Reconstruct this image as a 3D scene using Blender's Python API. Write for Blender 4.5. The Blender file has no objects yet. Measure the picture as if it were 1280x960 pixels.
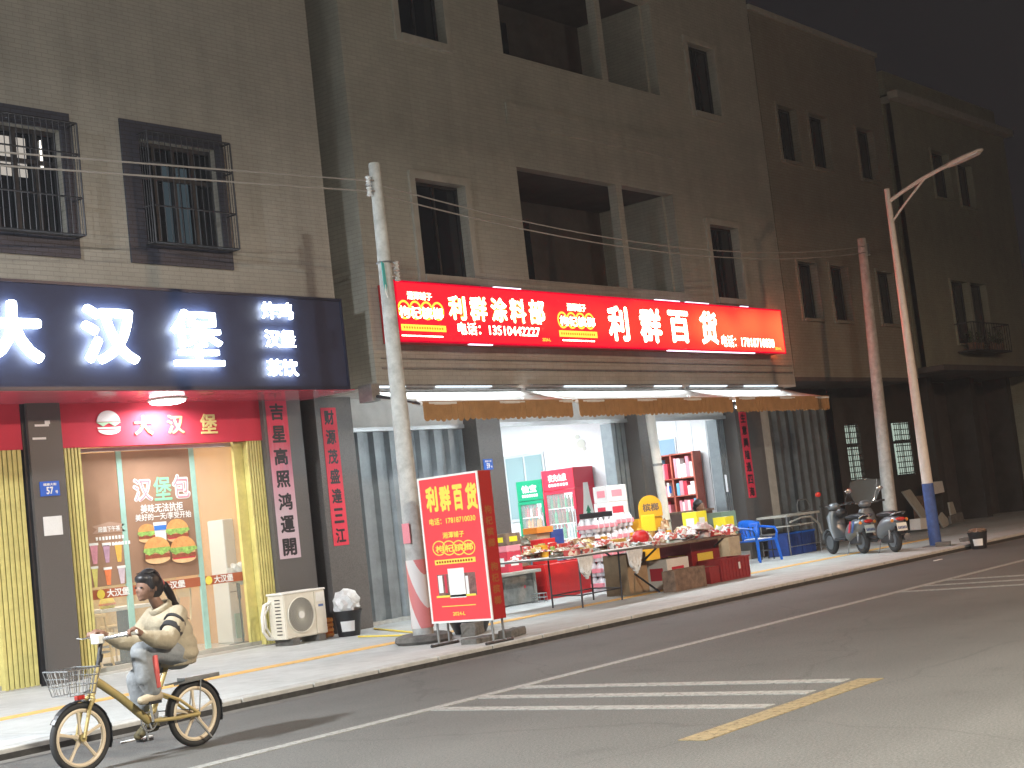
import bpy, bmesh, math, random
from mathutils import Vector, Matrix
random.seed(7)
C = bpy.context.scene.collection
R = math.radians
# ------------------------------------------------------------------ camera calibration (photo is 1280x960)
F = 1850.0; H = 1.6; ROLL = .1123; PITCH = math.atan(169.6/F); YAW = R(39.11238)
fh = Vector((math.cos(YAW), math.sin(YAW), 0))
cf = fh*math.cos(PITCH)+Vector((0,0,1))*math.sin(PITCH)
r0 = Vector((math.sin(YAW), -math.cos(YAW), 0)); u0 = r0.cross(cf)
cr = r0*math.cos(ROLL)-u0*math.sin(ROLL); cu = r0*math.sin(ROLL)+u0*math.cos(ROLL)
def ray(x, y): return cf*F+cr*(x-640)+cu*(480-y)
def onz(x, y, z): v = ray(x, y); t = (z-H)/v.z; return (v.x*t, v.y*t)          # -> X, Y
def ony(x, y, Y): v = ray(x, y); t = Y/v.y; return (v.x*t, H+v.z*t)            # -> X, Z
def onx(x, y, X): v = ray(x, y); t = X/v.x; return (v.y*t, H+v.z*t)            # -> Y, Z
# ------------------------------------------------------------------ materials
def mat(name, col, rough=.6, metal=0, var=.0, scale=6., bump=0., emit=None, es=0., trans=0., alpha=1., coat=0., spec=None, detail=5):
    m = bpy.data.materials.new(name); m.use_nodes = True; nt = m.node_tree; b = nt.nodes['Principled BSDF']
    b.inputs['Base Color'].default_value = (*col, 1); b.inputs['Roughness'].default_value = rough
    b.inputs['Metallic'].default_value = metal
    if spec is not None: b.inputs['Specular IOR Level'].default_value = spec
    if coat: b.inputs['Coat Weight'].default_value = coat
    if trans: b.inputs['Transmission Weight'].default_value = trans
    if alpha < 1: b.inputs['Alpha'].default_value = alpha
    if emit: b.inputs['Emission Color'].default_value = (*emit, 1); b.inputs['Emission Strength'].default_value = es
    if var or bump:
        tc = nt.nodes.new('ShaderNodeTexCoord'); n = nt.nodes.new('ShaderNodeTexNoise')
        n.inputs['Scale'].default_value = scale; n.inputs['Detail'].default_value = detail; n.inputs['Roughness'].default_value = .65
        nt.links.new(tc.outputs['Object'], n.inputs['Vector'])
        if var:
            mx = nt.nodes.new('ShaderNodeMix'); mx.data_type = 'RGBA'
            mx.inputs[6].default_value = (*[c*(1-var) for c in col], 1); mx.inputs[7].default_value = (*[min(1, c*(1+var)) for c in col], 1)
            cr_ = nt.nodes.new('ShaderNodeMapRange'); cr_.inputs[1].default_value = .32; cr_.inputs[2].default_value = .68
            nt.links.new(n.outputs['Fac'], cr_.inputs[0]); nt.links.new(cr_.outputs[0], mx.inputs[0]); nt.links.new(mx.outputs[2], b.inputs['Base Color'])
        if bump:
            bp = nt.nodes.new('ShaderNodeBump'); bp.inputs['Strength'].default_value = bump; bp.inputs['Distance'].default_value = .02
            nt.links.new(n.outputs['Fac'], bp.inputs['Height']); nt.links.new(bp.outputs[0], b.inputs['Normal'])
    return m
def tilemat(name, col, w, h, mortar, rough=.5, contrast=.12, size=.01, flat=False, offset=.5, bump=.3, stain=.15):
    m = bpy.data.materials.new(name); m.use_nodes = True; nt = m.node_tree; N = nt.nodes; L = nt.links; b = N['Principled BSDF']
    tc = N.new('ShaderNodeTexCoord'); sp = N.new('ShaderNodeSeparateXYZ'); cb = N.new('ShaderNodeCombineXYZ')
    L.new(tc.outputs['Object'], sp.inputs[0])
    if flat: L.new(sp.outputs[0], cb.inputs[0]); L.new(sp.outputs[1], cb.inputs[1])
    else:
        ad = N.new('ShaderNodeMath'); ad.operation = 'ADD'; L.new(sp.outputs[0], ad.inputs[0]); L.new(sp.outputs[1], ad.inputs[1])
        L.new(ad.outputs[0], cb.inputs[0]); L.new(sp.outputs[2], cb.inputs[1])
    br = N.new('ShaderNodeTexBrick'); br.offset = offset; L.new(cb.outputs[0], br.inputs['Vector'])
    br.inputs['Color1'].default_value = (*[c*(1-contrast) for c in col], 1); br.inputs['Color2'].default_value = (*[min(1, c*(1+contrast)) for c in col], 1)
    br.inputs['Mortar'].default_value = (*mortar, 1); br.inputs['Scale'].default_value = 1
    br.inputs['Mortar Size'].default_value = size; br.inputs['Brick Width'].default_value = w; br.inputs['Row Height'].default_value = h
    n = N.new('ShaderNodeTexNoise'); n.inputs['Scale'].default_value = .9; n.inputs['Detail'].default_value = 8; n.inputs['Roughness'].default_value = .7
    L.new(tc.outputs['Object'], n.inputs['Vector'])
    mr = N.new('ShaderNodeMapRange'); mr.inputs[1].default_value = .3; mr.inputs[2].default_value = .7; mr.inputs[3].default_value = 1-stain; mr.inputs[4].default_value = 1+stain*.5
    L.new(n.outputs['Fac'], mr.inputs[0])
    mu = N.new('ShaderNodeMix'); mu.data_type = 'RGBA'; mu.blend_type = 'MULTIPLY'; mu.inputs[0].default_value = 1
    L.new(br.outputs['Color'], mu.inputs[6]); L.new(mr.outputs[0], mu.inputs[7])
    mpn = N.new('ShaderNodeMapping'); mpn.inputs['Scale'].default_value = (1.6, 1.6, .16) if not flat else (2.2, 2.2, 1)
    n2 = N.new('ShaderNodeTexNoise'); n2.inputs['Scale'].default_value = 1.6; n2.inputs['Detail'].default_value = 7; n2.inputs['Roughness'].default_value = .7
    L.new(tc.outputs['Object'], mpn.inputs[0]); L.new(mpn.outputs[0], n2.inputs['Vector'])
    m2 = N.new('ShaderNodeMapRange'); m2.inputs[1].default_value = .38; m2.inputs[2].default_value = .56; m2.inputs[3].default_value = 1-stain*.65; m2.inputs[4].default_value = 1.0; L.new(n2.outputs['Fac'], m2.inputs[0])
    mu2 = N.new('ShaderNodeMix'); mu2.data_type = 'RGBA'; mu2.blend_type = 'MULTIPLY'; mu2.inputs[0].default_value = 1
    L.new(mu.outputs[2], mu2.inputs[6]); L.new(m2.outputs[0], mu2.inputs[7]); L.new(mu2.outputs[2], b.inputs['Base Color'])
    b.inputs['Roughness'].default_value = rough
    bp = N.new('ShaderNodeBump'); bp.inputs['Strength'].default_value = bump; bp.inputs['Distance'].default_value = .01; bp.invert = True
    L.new(br.outputs['Fac'], bp.inputs['Height']); L.new(bp.outputs[0], b.inputs['Normal'])
    return m
def emat(name, col, s):
    m = bpy.data.materials.new(name); m.use_nodes = True; nt = m.node_tree; nt.nodes.remove(nt.nodes['Principled BSDF'])
    e = nt.nodes.new('ShaderNodeEmission'); e.inputs[0].default_value = (*col, 1); e.inputs[1].default_value = s
    nt.links.new(e.outputs[0], nt.nodes['Material Output'].inputs[0]); return m
def asphalt():
    m = bpy.data.materials.new('asphalt'); m.use_nodes = True; nt = m.node_tree; N = nt.nodes; L = nt.links; b = N['Principled BSDF']
    tc = N.new('ShaderNodeTexCoord')
    a = N.new('ShaderNodeTexNoise'); a.inputs['Scale'].default_value = 55; a.inputs['Detail'].default_value = 4; a.inputs['Roughness'].default_value = .8
    c = N.new('ShaderNodeTexNoise'); c.inputs['Scale'].default_value = .45; c.inputs['Detail'].default_value = 6
    v = N.new('ShaderNodeTexVoronoi'); v.inputs['Scale'].default_value = 38
    for t in (a, c, v): L.new(tc.outputs['Object'], t.inputs['Vector'])
    r1 = N.new('ShaderNodeValToRGB'); r1.color_ramp.elements[0].position = .3; r1.color_ramp.elements[1].position = .72
    r1.color_ramp.elements[0].color = (.05, .05, .047, 1); r1.color_ramp.elements[1].color = (.175, .173, .162, 1)
    L.new(a.outputs['Fac'], r1.inputs[0])
    mr = N.new('ShaderNodeMapRange'); mr.inputs[1].default_value = .3; mr.inputs[2].default_value = .7; mr.inputs[3].default_value = .88; mr.inputs[4].default_value = 1.08
    L.new(c.outputs['Fac'], mr.inputs[0])
    mu = N.new('ShaderNodeMix'); mu.data_type = 'RGBA'; mu.blend_type = 'MULTIPLY'; mu.inputs[0].default_value = 1
    L.new(r1.outputs[0], mu.inputs[6]); L.new(mr.outputs[0], mu.inputs[7])
    # pale stones showing through the surface
    v2 = N.new('ShaderNodeMapRange'); v2.inputs[1].default_value = .10; v2.inputs[2].default_value = .16; v2.inputs[3].default_value = .7; v2.inputs[4].default_value = 0
    L.new(v.outputs['Distance'], v2.inputs[0])
    wn = N.new('ShaderNodeMath'); wn.operation = 'GREATER_THAN'; wn.inputs[1].default_value = .72; L.new(v.outputs['Color'], wn.inputs[0])
    ml = N.new('ShaderNodeMath'); ml.operation = 'MULTIPLY'; L.new(v2.outputs[0], ml.inputs[0]); L.new(wn.outputs[0], ml.inputs[1])
    mx = N.new('ShaderNodeMix'); mx.data_type = 'RGBA'; mx.inputs[7].default_value = (.3, .3, .29, 1); L.new(ml.outputs[0], mx.inputs[0]); L.new(mu.outputs[2], mx.inputs[6])
    L.new(mx.outputs[2], b.inputs['Base Color'])
    mpn = N.new('ShaderNodeMapping'); mpn.inputs['Scale'].default_value = (.10, 1.1, 1); L.new(tc.outputs['Object'], mpn.inputs[0])
    tw = N.new('ShaderNodeTexNoise'); tw.inputs['Scale'].default_value = 1.0; tw.inputs['Detail'].default_value = 3; L.new(mpn.outputs[0], tw.inputs['Vector'])
    twr = N.new('ShaderNodeMapRange'); twr.inputs[1].default_value = .35; twr.inputs[2].default_value = .65; twr.inputs[3].default_value = .92; twr.inputs[4].default_value = 1.04; L.new(tw.outputs['Fac'], twr.inputs[0])
    oil = N.new('ShaderNodeTexNoise'); oil.inputs['Scale'].default_value = 1.7; oil.inputs['Detail'].default_value = 5; L.new(tc.outputs['Object'], oil.inputs['Vector'])
    oir = N.new('ShaderNodeMapRange'); oir.inputs[1].default_value = .60; oir.inputs[2].default_value = .74; oir.inputs[3].default_value = 1; oir.inputs[4].default_value = .84; L.new(oil.outputs['Fac'], oir.inputs[0])
    wv = N.new('ShaderNodeTexNoise'); wv.inputs['Scale'].default_value = 1.1; wv.inputs['Detail'].default_value = 6; L.new(tc.outputs['Object'], wv.inputs['Vector'])
    av = N.new('ShaderNodeMix'); av.data_type = 'RGBA'; av.inputs[0].default_value = .35; L.new(tc.outputs['Object'], av.inputs[6]); L.new(wv.outputs['Color'], av.inputs[7])
    ck = N.new('ShaderNodeTexVoronoi'); ck.feature = 'DISTANCE_TO_EDGE'; ck.inputs['Scale'].default_value = .42; L.new(av.outputs[2], ck.inputs['Vector'])
    ckr = N.new('ShaderNodeMapRange'); ckr.inputs[1].default_value = .0015; ckr.inputs[2].default_value = .006; ckr.inputs[3].default_value = .84; ckr.inputs[4].default_value = 1; L.new(ck.outputs['Distance'], ckr.inputs[0])
    cur = mx.outputs[2]
    for q_ in (twr, oir, ckr):
        mm = N.new('ShaderNodeMix'); mm.data_type = 'RGBA'; mm.blend_type = 'MULTIPLY'; mm.inputs[0].default_value = 1; L.new(cur, mm.inputs[6]); L.new(q_.outputs[0], mm.inputs[7]); cur = mm.outputs[2]
    L.new(cur, b.inputs['Base Color'])
    b.inputs['Roughness'].default_value = .75; b.inputs['Specular IOR Level'].default_value = .35
    bp = N.new('ShaderNodeBump'); bp.inputs['Strength'].default_value = .6; bp.inputs['Distance'].default_value = .01; L.new(a.outputs['Fac'], bp.inputs['Height']); L.new(bp.outputs[0], b.inputs['Normal'])
    return m
def wornpaint(name, col):
    m = mat(name, col, .6, var=.25, scale=14); nt = m.node_tree; b = nt.nodes['Principled BSDF']
    tc = nt.nodes.new('ShaderNodeTexCoord'); n = nt.nodes.new('ShaderNodeTexNoise'); n.inputs['Scale'].default_value = 22; n.inputs['Detail'].default_value = 8; n.inputs['Roughness'].default_value = .75
    nt.links.new(tc.outputs['Object'], n.inputs['Vector'])
    mr = nt.nodes.new('ShaderNodeMapRange'); mr.inputs[1].default_value = .34; mr.inputs[2].default_value = .50; mr.inputs[3].default_value = .45; mr.inputs[4].default_value = .95
    nt.links.new(n.outputs['Fac'], mr.inputs[0]); nt.links.new(mr.outputs[0], b.inputs['Alpha']); return m
def crumple(name, cols, scale=9, rough=.35):
    m = bpy.data.materials.new(name); m.use_nodes = True; nt = m.node_tree; N = nt.nodes; L = nt.links; b = N['Principled BSDF']
    tc = N.new('ShaderNodeTexCoord'); v = N.new('ShaderNodeTexVoronoi'); v.inputs['Scale'].default_value = scale
    L.new(tc.outputs['Object'], v.inputs['Vector']); r = N.new('ShaderNodeValToRGB'); r.color_ramp.interpolation = 'CONSTANT'
    e = r.color_ramp.elements; e[0].color = (*cols[0], 1); e[1].position = 1/len(cols); e[1].color = (*cols[1], 1)
    for i in range(2, len(cols)): k = e.new(i/len(cols)); k.color = (*cols[i], 1)
    L.new(v.outputs['Color'], r.inputs[0]); L.new(r.outputs[0], b.inputs['Base Color']); b.inputs['Roughness'].default_value = rough
    n = N.new('ShaderNodeTexNoise'); n.inputs['Scale'].default_value = 25; L.new(tc.outputs['Object'], n.inputs['Vector'])
    bp = N.new('ShaderNodeBump'); bp.inputs['Strength'].default_value = .5; bp.inputs['Distance'].default_value = .02; L.new(n.outputs['Fac'], bp.inputs['Height']); L.new(bp.outputs[0], b.inputs['Normal'])
    return m
M = {}
M['asphalt'] = asphalt()
M['white_paint'] = wornpaint('road_paint_white', (.27, .27, .25)); M['yellow_paint'] = wornpaint('road_paint_yellow', (.24, .19, .105))
M['ground'] = mat('ground_dirt', (.06, .055, .05), .9, var=.3, scale=.5)
M['paving'] = tilemat('paving_concrete', (.47, .49, .48), 1.6, 1.6, (.34, .35, .34), .8, .03, .008, True, 0, .2, .16)
M['tactile'] = mat('yellow_paving', (.72, .43, .12), .7, var=.2, scale=9, bump=.2)
M['kerb'] = mat('kerb_concrete', (.40, .40, .38), .8, var=.2, scale=7, bump=.3)
M['gutter'] = mat('gutter_dirt', (.035, .033, .03), .9, var=.4, scale=8)
M['tile_b1'] = tilemat('wall_tile_grey_beige', (.43, .415, .37), .20, .062, (.33, .315, .28), .45, .04, .005)
M['tile_b2'] = tilemat('wall_tile_beige', (.40, .395, .345), .22, .072, (.31, .305, .265), .45, .05, .005)
M['tile_b3'] = tilemat('wall_tile_brown', (.29, .27, .22), .22, .072, (.225, .185, .14), .5, .05, .005)
M['tile_b4'] = tilemat('wall_tile_olive', (.30, .305, .235), .22, .072, (.25, .24, .17), .5, .05, .005)
M['trim'] = mat('trim_plaster', (.38, .37, .325), .6, var=.12, scale=5)
M['dark_trim'] = tilemat('dark_window_tile', (.055, .06, .085), .20, .062, (.03, .03, .04), .4, .1, .006)
M['granite'] = mat('dark_granite', (.105, .098, .092), .42, var=.45, scale=90)
M['granite_d'] = mat('black_granite', (.03, .031, .035), .2, var=.3, scale=160)
M['soffit'] = mat('soffit_panel', (.62, .12, .17), .18, var=.04, scale=3)
M['soffit_w'] = mat('soffit_plaster', (.55, .55, .53), .7, var=.12, scale=3)
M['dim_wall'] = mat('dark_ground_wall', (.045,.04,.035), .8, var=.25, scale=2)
M['navy'] = mat('navy_sign_panel', (.022, .032, .075), .5, var=.1, scale=4)
M['letter_w'] = emat('white_letter_light', (.80,.90,1.0), 17.0)
M['red_f'] = mat('red_fascia_vinyl', (.58, .055, .085), .7, spec=.08, var=.05, scale=2)
M['gold'] = mat('gold_letters', (.72, .60, .25), .35, emit=(.9, .8, .4), es=.0)
M['yellow_gate'] = mat('yellow_gate_steel', (.60, .53, .19), .42, var=.14, scale=5)
M['silver_gate'] = mat('galvanised_shutter', (.24, .275, .295), .42, .35, var=.18, scale=3)
M['gate_dark'] = mat('grey_shutter', (.12, .135, .14), .5, .3, var=.25, scale=3)
M['alu'] = mat('aluminium', (.55, .58, .60), .35, .6, var=.08, scale=4)
M['steel_d'] = mat('dark_steel', (.06, .06, .065), .45, .6, var=.2, scale=9)
M['steel'] = mat('grey_steel', (.30, .31, .31), .4, .7, var=.2, scale=9)
M['black'] = mat('black_plastic', (.015, .015, .017), .4, var=.2, scale=10)
M['rubber'] = mat('rubber', (.02, .02, .02), .75, var=.2, scale=20)
M['white_ac'] = mat('white_enamel', (.82,.86,.86), .35, var=.03, scale=3)
M['white_pl'] = mat('white_plastic', (.74, .73, .68), .4, var=.06, scale=6)
M['cream_pl'] = mat('cream_plastic', (.70, .66, .56), .45, var=.06, scale=6)
M['white'] = mat('white_plaster', (.78, .80, .82), .8, var=.04, scale=2)
M['glass'] = mat('clear_glass', (.80, .9, .88), .02, alpha=.12)
M['glass_edge'] = mat('glass_edge_green', (.36, .58, .50), .15, var=.1, scale=4)
M['glass_dark'] = mat('dark_window_glass', (.012, .014, .018), .12)
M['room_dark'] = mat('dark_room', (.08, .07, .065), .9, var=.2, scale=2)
M['orange_wall'] = mat('orange_wall', (.72, .42, .17), .6, var=.06, scale=2)
M['wood_y'] = mat('pale_wood', (.68, .50, .24), .5, var=.12, scale=5)
M['film'] = mat('brown_window_film', (.33, .20, .13), .35, var=.12, scale=1.2)
M['floor_in'] = mat('shop_floor_tile', (.55, .52, .47), .3, var=.06, scale=3)
M['band'] = mat('brown_band_vinyl', (.40, .11, .05), .4)
M['vinyl_w'] = mat('white_vinyl', (.85, .85, .82), .4)
M['red_paper'] = mat('red_couplet_paper', (.62, .03, .06), .6, var=.1, scale=4)
M['ink'] = mat('black_ink', (.015, .012, .015), .5)
M['pole'] = mat('pole_concrete', (.46, .47, .45), .75, var=.22, scale=7, bump=.25)
M['lamp_paint'] = mat('lamp_post_paint', (.62, .58, .52), .4, var=.1, scale=8)
M['blue_paint'] = mat('blue_post_paint', (.04, .085, .26), .55, var=.25, scale=12)
M['porcelain'] = mat('porcelain', (.72, .74, .74), .2)
M['wire'] = mat('cable', (.32, .30, .28), .5)
M['awning'] = mat('awning_canvas', (.36, .20, .08), .8, var=.14, scale=5)
M['awning_in'] = mat('awning_lining', (.66, .67, .65), .8, var=.12, scale=2)
M['card'] = mat('brown_cardboard', (.36, .26, .16), .85, var=.16, scale=6)
M['card_d'] = mat('dark_cardboard', (.17, .11, .075), .85, var=.4, scale=9)
M['red_pl'] = mat('red_plastic', (.62, .02, .02), .35, var=.08, scale=5)
M['dred'] = mat('dark_red_plastic', (.26, .02, .02), .4, var=.15, scale=8)
M['blue_pl'] = mat('blue_plastic', (.01, .13, .62), .28, var=.06, scale=6)
M['dblue'] = mat('dark_blue_plastic', (.02, .055, .24), .5, var=.2, scale=6)
M['green'] = mat('green_fridge_paint', (.0, .25, .12), .3)
M['red_fr'] = mat('red_fridge_paint', (.62, .02, .05), .3)
M['yellow'] = mat('yellow_card', (.85, .72, .03), .5)
M['amber'] = mat('amber_card', (.80, .42, .02), .5)
M['orange'] = mat('orange_plastic', (.75, .25, .03), .4)
M['pink'] = mat('pink_print', (.80, .28, .33), .5)
M['redshelf'] = mat('red_brown_shelf', (.45, .10, .06), .5, var=.15, scale=5)
M['paper'] = mat('white_paper', (.78, .78, .76), .7, var=.05, scale=4)
M['bagw'] = mat('white_plastic_bag', (.68, .69, .68), .35, var=.15, scale=12, bump=.5)
M['stone'] = mat('rough_stone', (.13, .125, .115), .9, var=.3, scale=9, bump=.6)
M['sign_red'] = mat('printed_red_panel', (.66, .045, .055), .4, emit=(.9, .08, .10), es=.22)  # print made to glow faintly, light put into its colour
M['sign_side'] = mat('dark_red_side', (.36, .012, .012), .4)
M['yprint'] = mat('yellow_print', (.85, .68, .10), .45)
M['skin'] = mat('skin', (.20, .11, .075), .55, var=.08, scale=12)
M['hair'] = mat('black_hair', (.012, .010, .011), .45, var=.3, scale=40)
M['jacket'] = mat('beige_jacket', (.34, .29, .205), .9, var=.14, scale=7, bump=1.0, detail=4)
M['pants'] = mat('grey_sweatpants', (.21, .22, .225), .9, var=.16, scale=7, bump=1.0, detail=4)
M['shoe'] = mat('beige_shoe', (.36, .30, .21), .7, var=.12, scale=12)
M['stripe'] = mat('black_sleeve_band', (.02, .02, .022), .7)
M['stripe_r'] = mat('red_leg_stripe', (.55, .10, .09), .8)
M['bike'] = mat('gold_bike_paint', (.36, .28, .11), .42, .1, var=.08, scale=8)
M['rim'] = mat('cream_wheel', (.62, .52, .38), .45)
M['chrome'] = mat('chrome', (.6, .6, .6), .2, .9)
M['red_lens'] = mat('red_reflector', (.55, .03, .02), .2)
M['sc_silver'] = mat('silver_scooter_paint', (.17, .185, .2), .32, .4, var=.05, scale=4)
M['plate'] = mat('number_plate', (.62, .64, .58), .4)
M['tube'] = emat('led_tube', (.85,.95,1.0), 9.0); M['tube2'] = emat('led_diffuser', (.80,.92,1.0), 1.6)
M['blue_plate'] = mat('blue_enamel', (.02, .12, .55), .3)
# ------------------------------------------------------------------ mesh builder
class MB:
    def __init__(s): s.bm = bmesh.new()
    def face(s, pts, flip=False):
        vs = [s.bm.verts.new(p) for p in pts]
        return s.bm.faces.new(vs[::-1] if flip else vs)
    def box(s, x0, x1, y0, y1, z0, z1, rz=0, piv=None):
        if x0 > x1: x0, x1 = x1, x0
        if y0 > y1: y0, y1 = y1, y0
        if z0 > z1: z0, z1 = z1, z0
        P = [Vector(p) for p in [(x0,y0,z0),(x1,y0,z0),(x1,y1,z0),(x0,y1,z0),(x0,y0,z1),(x1,y0,z1),(x1,y1,z1),(x0,y1,z1)]]
        if rz:
            c = Vector(piv) if piv else Vector(((x0+x1)/2,(y0+y1)/2,0)); c.z = 0; m = Matrix.Rotation(rz,3,'Z'); P = [m@(p-c)+c for p in P]
        v = [s.bm.verts.new(p) for p in P]
        for f in [(0,3,2,1),(4,5,6,7),(0,1,5,4),(1,2,6,5),(2,3,7,6),(3,0,4,7)]: s.bm.faces.new([v[i] for i in f])
        return s
    def ring(s, c, d, r, n, up=None, ry=None):
        d = d.normalized(); a = d.orthogonal().normalized() if up is None else (up-d*up.dot(d)).normalized(); b = d.cross(a)
        ry = r if ry is None else ry
        return [s.bm.verts.new(c+a*math.cos(2*math.pi*i/n)*r+b*math.sin(2*math.pi*i/n)*ry) for i in range(n)]
    def loft(s, rings, cap=True):
        for A, B in zip(rings, rings[1:]):
            n = len(A)
            for i in range(n): s.bm.faces.new([A[i], A[(i+1)%n], B[(i+1)%n], B[i]])
        if cap: s.bm.faces.new(rings[0][::-1]); s.bm.faces.new(rings[-1])
        return s
    def cyl(s, a, b, r, r2=None, n=12, cap=True):
        a, b = Vector(a), Vector(b); d = b-a; r2 = r if r2 is None else r2; u = d.normalized().orthogonal()
        return s.loft([s.ring(a,d,r,n,u), s.ring(b,d,r2,n,u)], cap)
    def tube(s, pts, r, n=8, rs=None, closed=False):
        pts = [Vector(p) for p in pts]; rg = []; up = None
        for i, p in enumerate(pts):
            d = (pts[min(i+1,len(pts)-1)]-pts[max(i-1,0)])
            if closed: d = pts[(i+1)%len(pts)]-pts[i-1]
            if up is None: up = d.normalized().orthogonal()
            up = (up-d.normalized()*up.dot(d.normalized())).normalized()
            rg.append(s.ring(p, d, (rs[i] if rs else r), n, up))
        if closed:
            rg.append(rg[0]); return s.loft(rg, False)
        return s.loft(rg)
    def ball(s, c, r, n=10, sy=1, sz=1, rot=None):
        c = Vector(c); m = Matrix.Diagonal((r, r*sy, r*sz, 1)); 
        T = Matrix.Translation(c)@((rot or Matrix.Identity(4)))@m
        bmesh.ops.create_uvsphere(s.bm, u_segments=n*2, v_segments=n, radius=1, matrix=T); return s
    def lathe(s, prof, c, n=16, axis=None):
        c = Vector(c); ax = Vector(axis) if axis else Vector((0,0,1)); u = ax.orthogonal()
        return s.loft([s.ring(c+ax.normalized()*h, ax, max(r,.0005), n, u) for r, h in prof])
    def prism(s, pts, off):      # polygon points (3D) extruded by vector
        off = Vector(off); A = [s.bm.verts.new(Vector(p)) for p in pts]; B = [s.bm.verts.new(Vector(p)+off) for p in pts]; n = len(A)
        s.bm.faces.new(A[::-1]); s.bm.faces.new(B)
        for i in range(n): s.bm.faces.new([A[i], A[(i+1)%n], B[(i+1)%n], B[i]])
        return s
    def torus(s, c, axis, Rr, r, n=32, m=8, sq=1):
        c = Vector(c); ax = Vector(axis).normalized(); a = ax.orthogonal().normalized(); b = ax.cross(a); rg = []
        for i in range(n):
            t = 2*math.pi*i/n; d = a*math.cos(t)+b*math.sin(t)
            rg.append([s.bm.verts.new(c+d*(Rr+r*math.cos(q))+ax*r*sq*math.sin(q)) for q in [2*math.pi*k/m for k in range(m)]])
        rg.append(rg[0]); return s.loft(rg, False)
    def build(s, name, m, parent=None, world=True, smooth=False, bevel=0, mods=None, ang=40):
        me = bpy.data.meshes.new(name)
        bmesh.ops.recalc_face_normals(s.bm, faces=s.bm.faces)
        if parent is not None and world:
            p = parent
            while p.parent: p = p.parent
            bmesh.ops.translate(s.bm, verts=s.bm.verts, vec=-Vector(p.location))
        s.bm.to_mesh(me); s.bm.free()
        ms = m if isinstance(m, (list, tuple)) else [m]
        for k in ms: me.materials.append(M[k] if isinstance(k, str) else k)
        if smooth:
            for p in me.polygons: p.use_smooth = True
            try: me.set_sharp_from_angle(angle=R(ang))
            except Exception: pass
        o = bpy.data.objects.new(name, me); C.objects.link(o)
        if parent is not None: o.parent = parent
        if bevel:
            b = o.modifiers.new('Bevel', 'BEVEL'); b.width = bevel; b.segments = 2; b.limit_method = 'ANGLE'; b.angle_limit = R(40)
        if mods: mods(o)
        return o
def tag(o, label=None, cat=None, group=None, kind=None):
    if label: o['label'] = label
    if cat: o['category'] = cat
    if group: o['group'] = group
    if kind: o['kind'] = kind
    return o
def thing(name, label, cat, loc=(0,0,0), rz=0, group=None):
    o = bpy.data.objects.new(name, None); C.objects.link(o); o.location = loc; o.rotation_euler = (0,0,rz); o.empty_display_size = .2
    return tag(o, label, cat, group)
def kids(o): return [c for c in C.objects if c.parent == o]
def copy_tree(o, loc=None, rz=None, label=None, parent=None):
    c = o.copy(); C.objects.link(c)
    if parent: c.parent = parent
    for k in kids(o):
        if k is not c: copy_tree(k, parent=c)
    if loc is not None: c.location = loc
    if rz is not None: c.rotation_euler = (0,0,rz)
    if label: c['label'] = label
    return c
def bx(name, m, parent, *a, bevel=0, **k):
    return MB().box(*a, **k).build(name, m, parent, bevel=bevel)
# ------------------------------------------------------------------ lettering
_tc = {}
def glyphs(s, off):
    key = (s, off)
    if key in _tc: return _tc[key]
    cu_ = bpy.data.curves.new('t', 'FONT'); cu_.body = s; cu_.size = 1; cu_.offset = off; cu_.fill_mode = 'FRONT'; cu_.resolution_u = 3
    o = bpy.data.objects.new('t', cu_); C.objects.link(o); bpy.context.view_layer.update()
    dg = bpy.context.evaluated_depsgraph_get(); me = bpy.data.meshes.new_from_object(o.evaluated_get(dg))
    V = [v.co.copy() for v in me.vertices]; Fc = [list(p.vertices) for p in me.polygons]
    bpy.data.objects.remove(o); bpy.data.curves.remove(cu_); bpy.data.meshes.remove(me)
    _tc[key] = (V, Fc); return V, Fc
FRONT = lambda Y: (lambda u, v, w: (u, Y-w, v))            # faces -Y ; u = X, v = Z
LEFT = lambda X: (lambda u, v, w: (X-w, -u, v))            # faces -X ; u = -Y, v = Z
def write(mb, s, u0, u1, v0, v1, mp, off=.02, d=.01, base=0., pad=0):
    """one run of characters, thickened by shifted copies so that every stroke keeps its shape"""
    V, Fc = glyphs(s, 0)
    if not V: return mb
    xs = [p.x for p in V]; ys = [p.y for p in V]; a, b, c, e = min(xs), max(xs), min(ys), max(ys)
    sh = [(0,0)]
    if off > .004:
        for k in range(8): t = 2*math.pi*k/8; sh.append((off*math.cos(t), off*math.sin(t)))
    else: off = 0
    a -= off; b += off; c -= off; e += off
    q = lambda x, y: (u0+(x-a)/(b-a)*(u1-u0), v0+(y-c)/max(e-c,1e-6)*(v1-v0))
    n0 = Vector(mp(0,0,0))-Vector(mp(0,0,1))
    for k, (sx_, sy_) in enumerate(sh):
        A = [mb.bm.verts.new(mp(*q(p.x+sx_, p.y+sy_), base+d-k*.0002)) for p in V]; faces = []
        for f in Fc:
            try: faces.append(mb.bm.faces.new([A[i] for i in f]))
            except ValueError: pass
        if d > .004:
            ec = {}
            for f in faces:
                for ed in f.edges: ec[ed] = ec.get(ed, 0)+1
            B = {}
            for ed, kk in list(ec.items()):
                if kk == 1:
                    a_, b_ = ed.verts
                    for v in (a_, b_):
                        if v not in B: B[v] = mb.bm.verts.new(Vector(v.co)+n0*d)
                    mb.bm.faces.new([a_, b_, B[b_], B[a_]])
    return mb
def chars(s, rects, mp, m, root, off=.02, d=.01, base=0., name='character'):
    """each character (or run) a part of its own"""
    for q, r in zip(s, rects): write(MBx := MB(), q, *r, mp, off, d, base); MBx.build(name, m, root)
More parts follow.
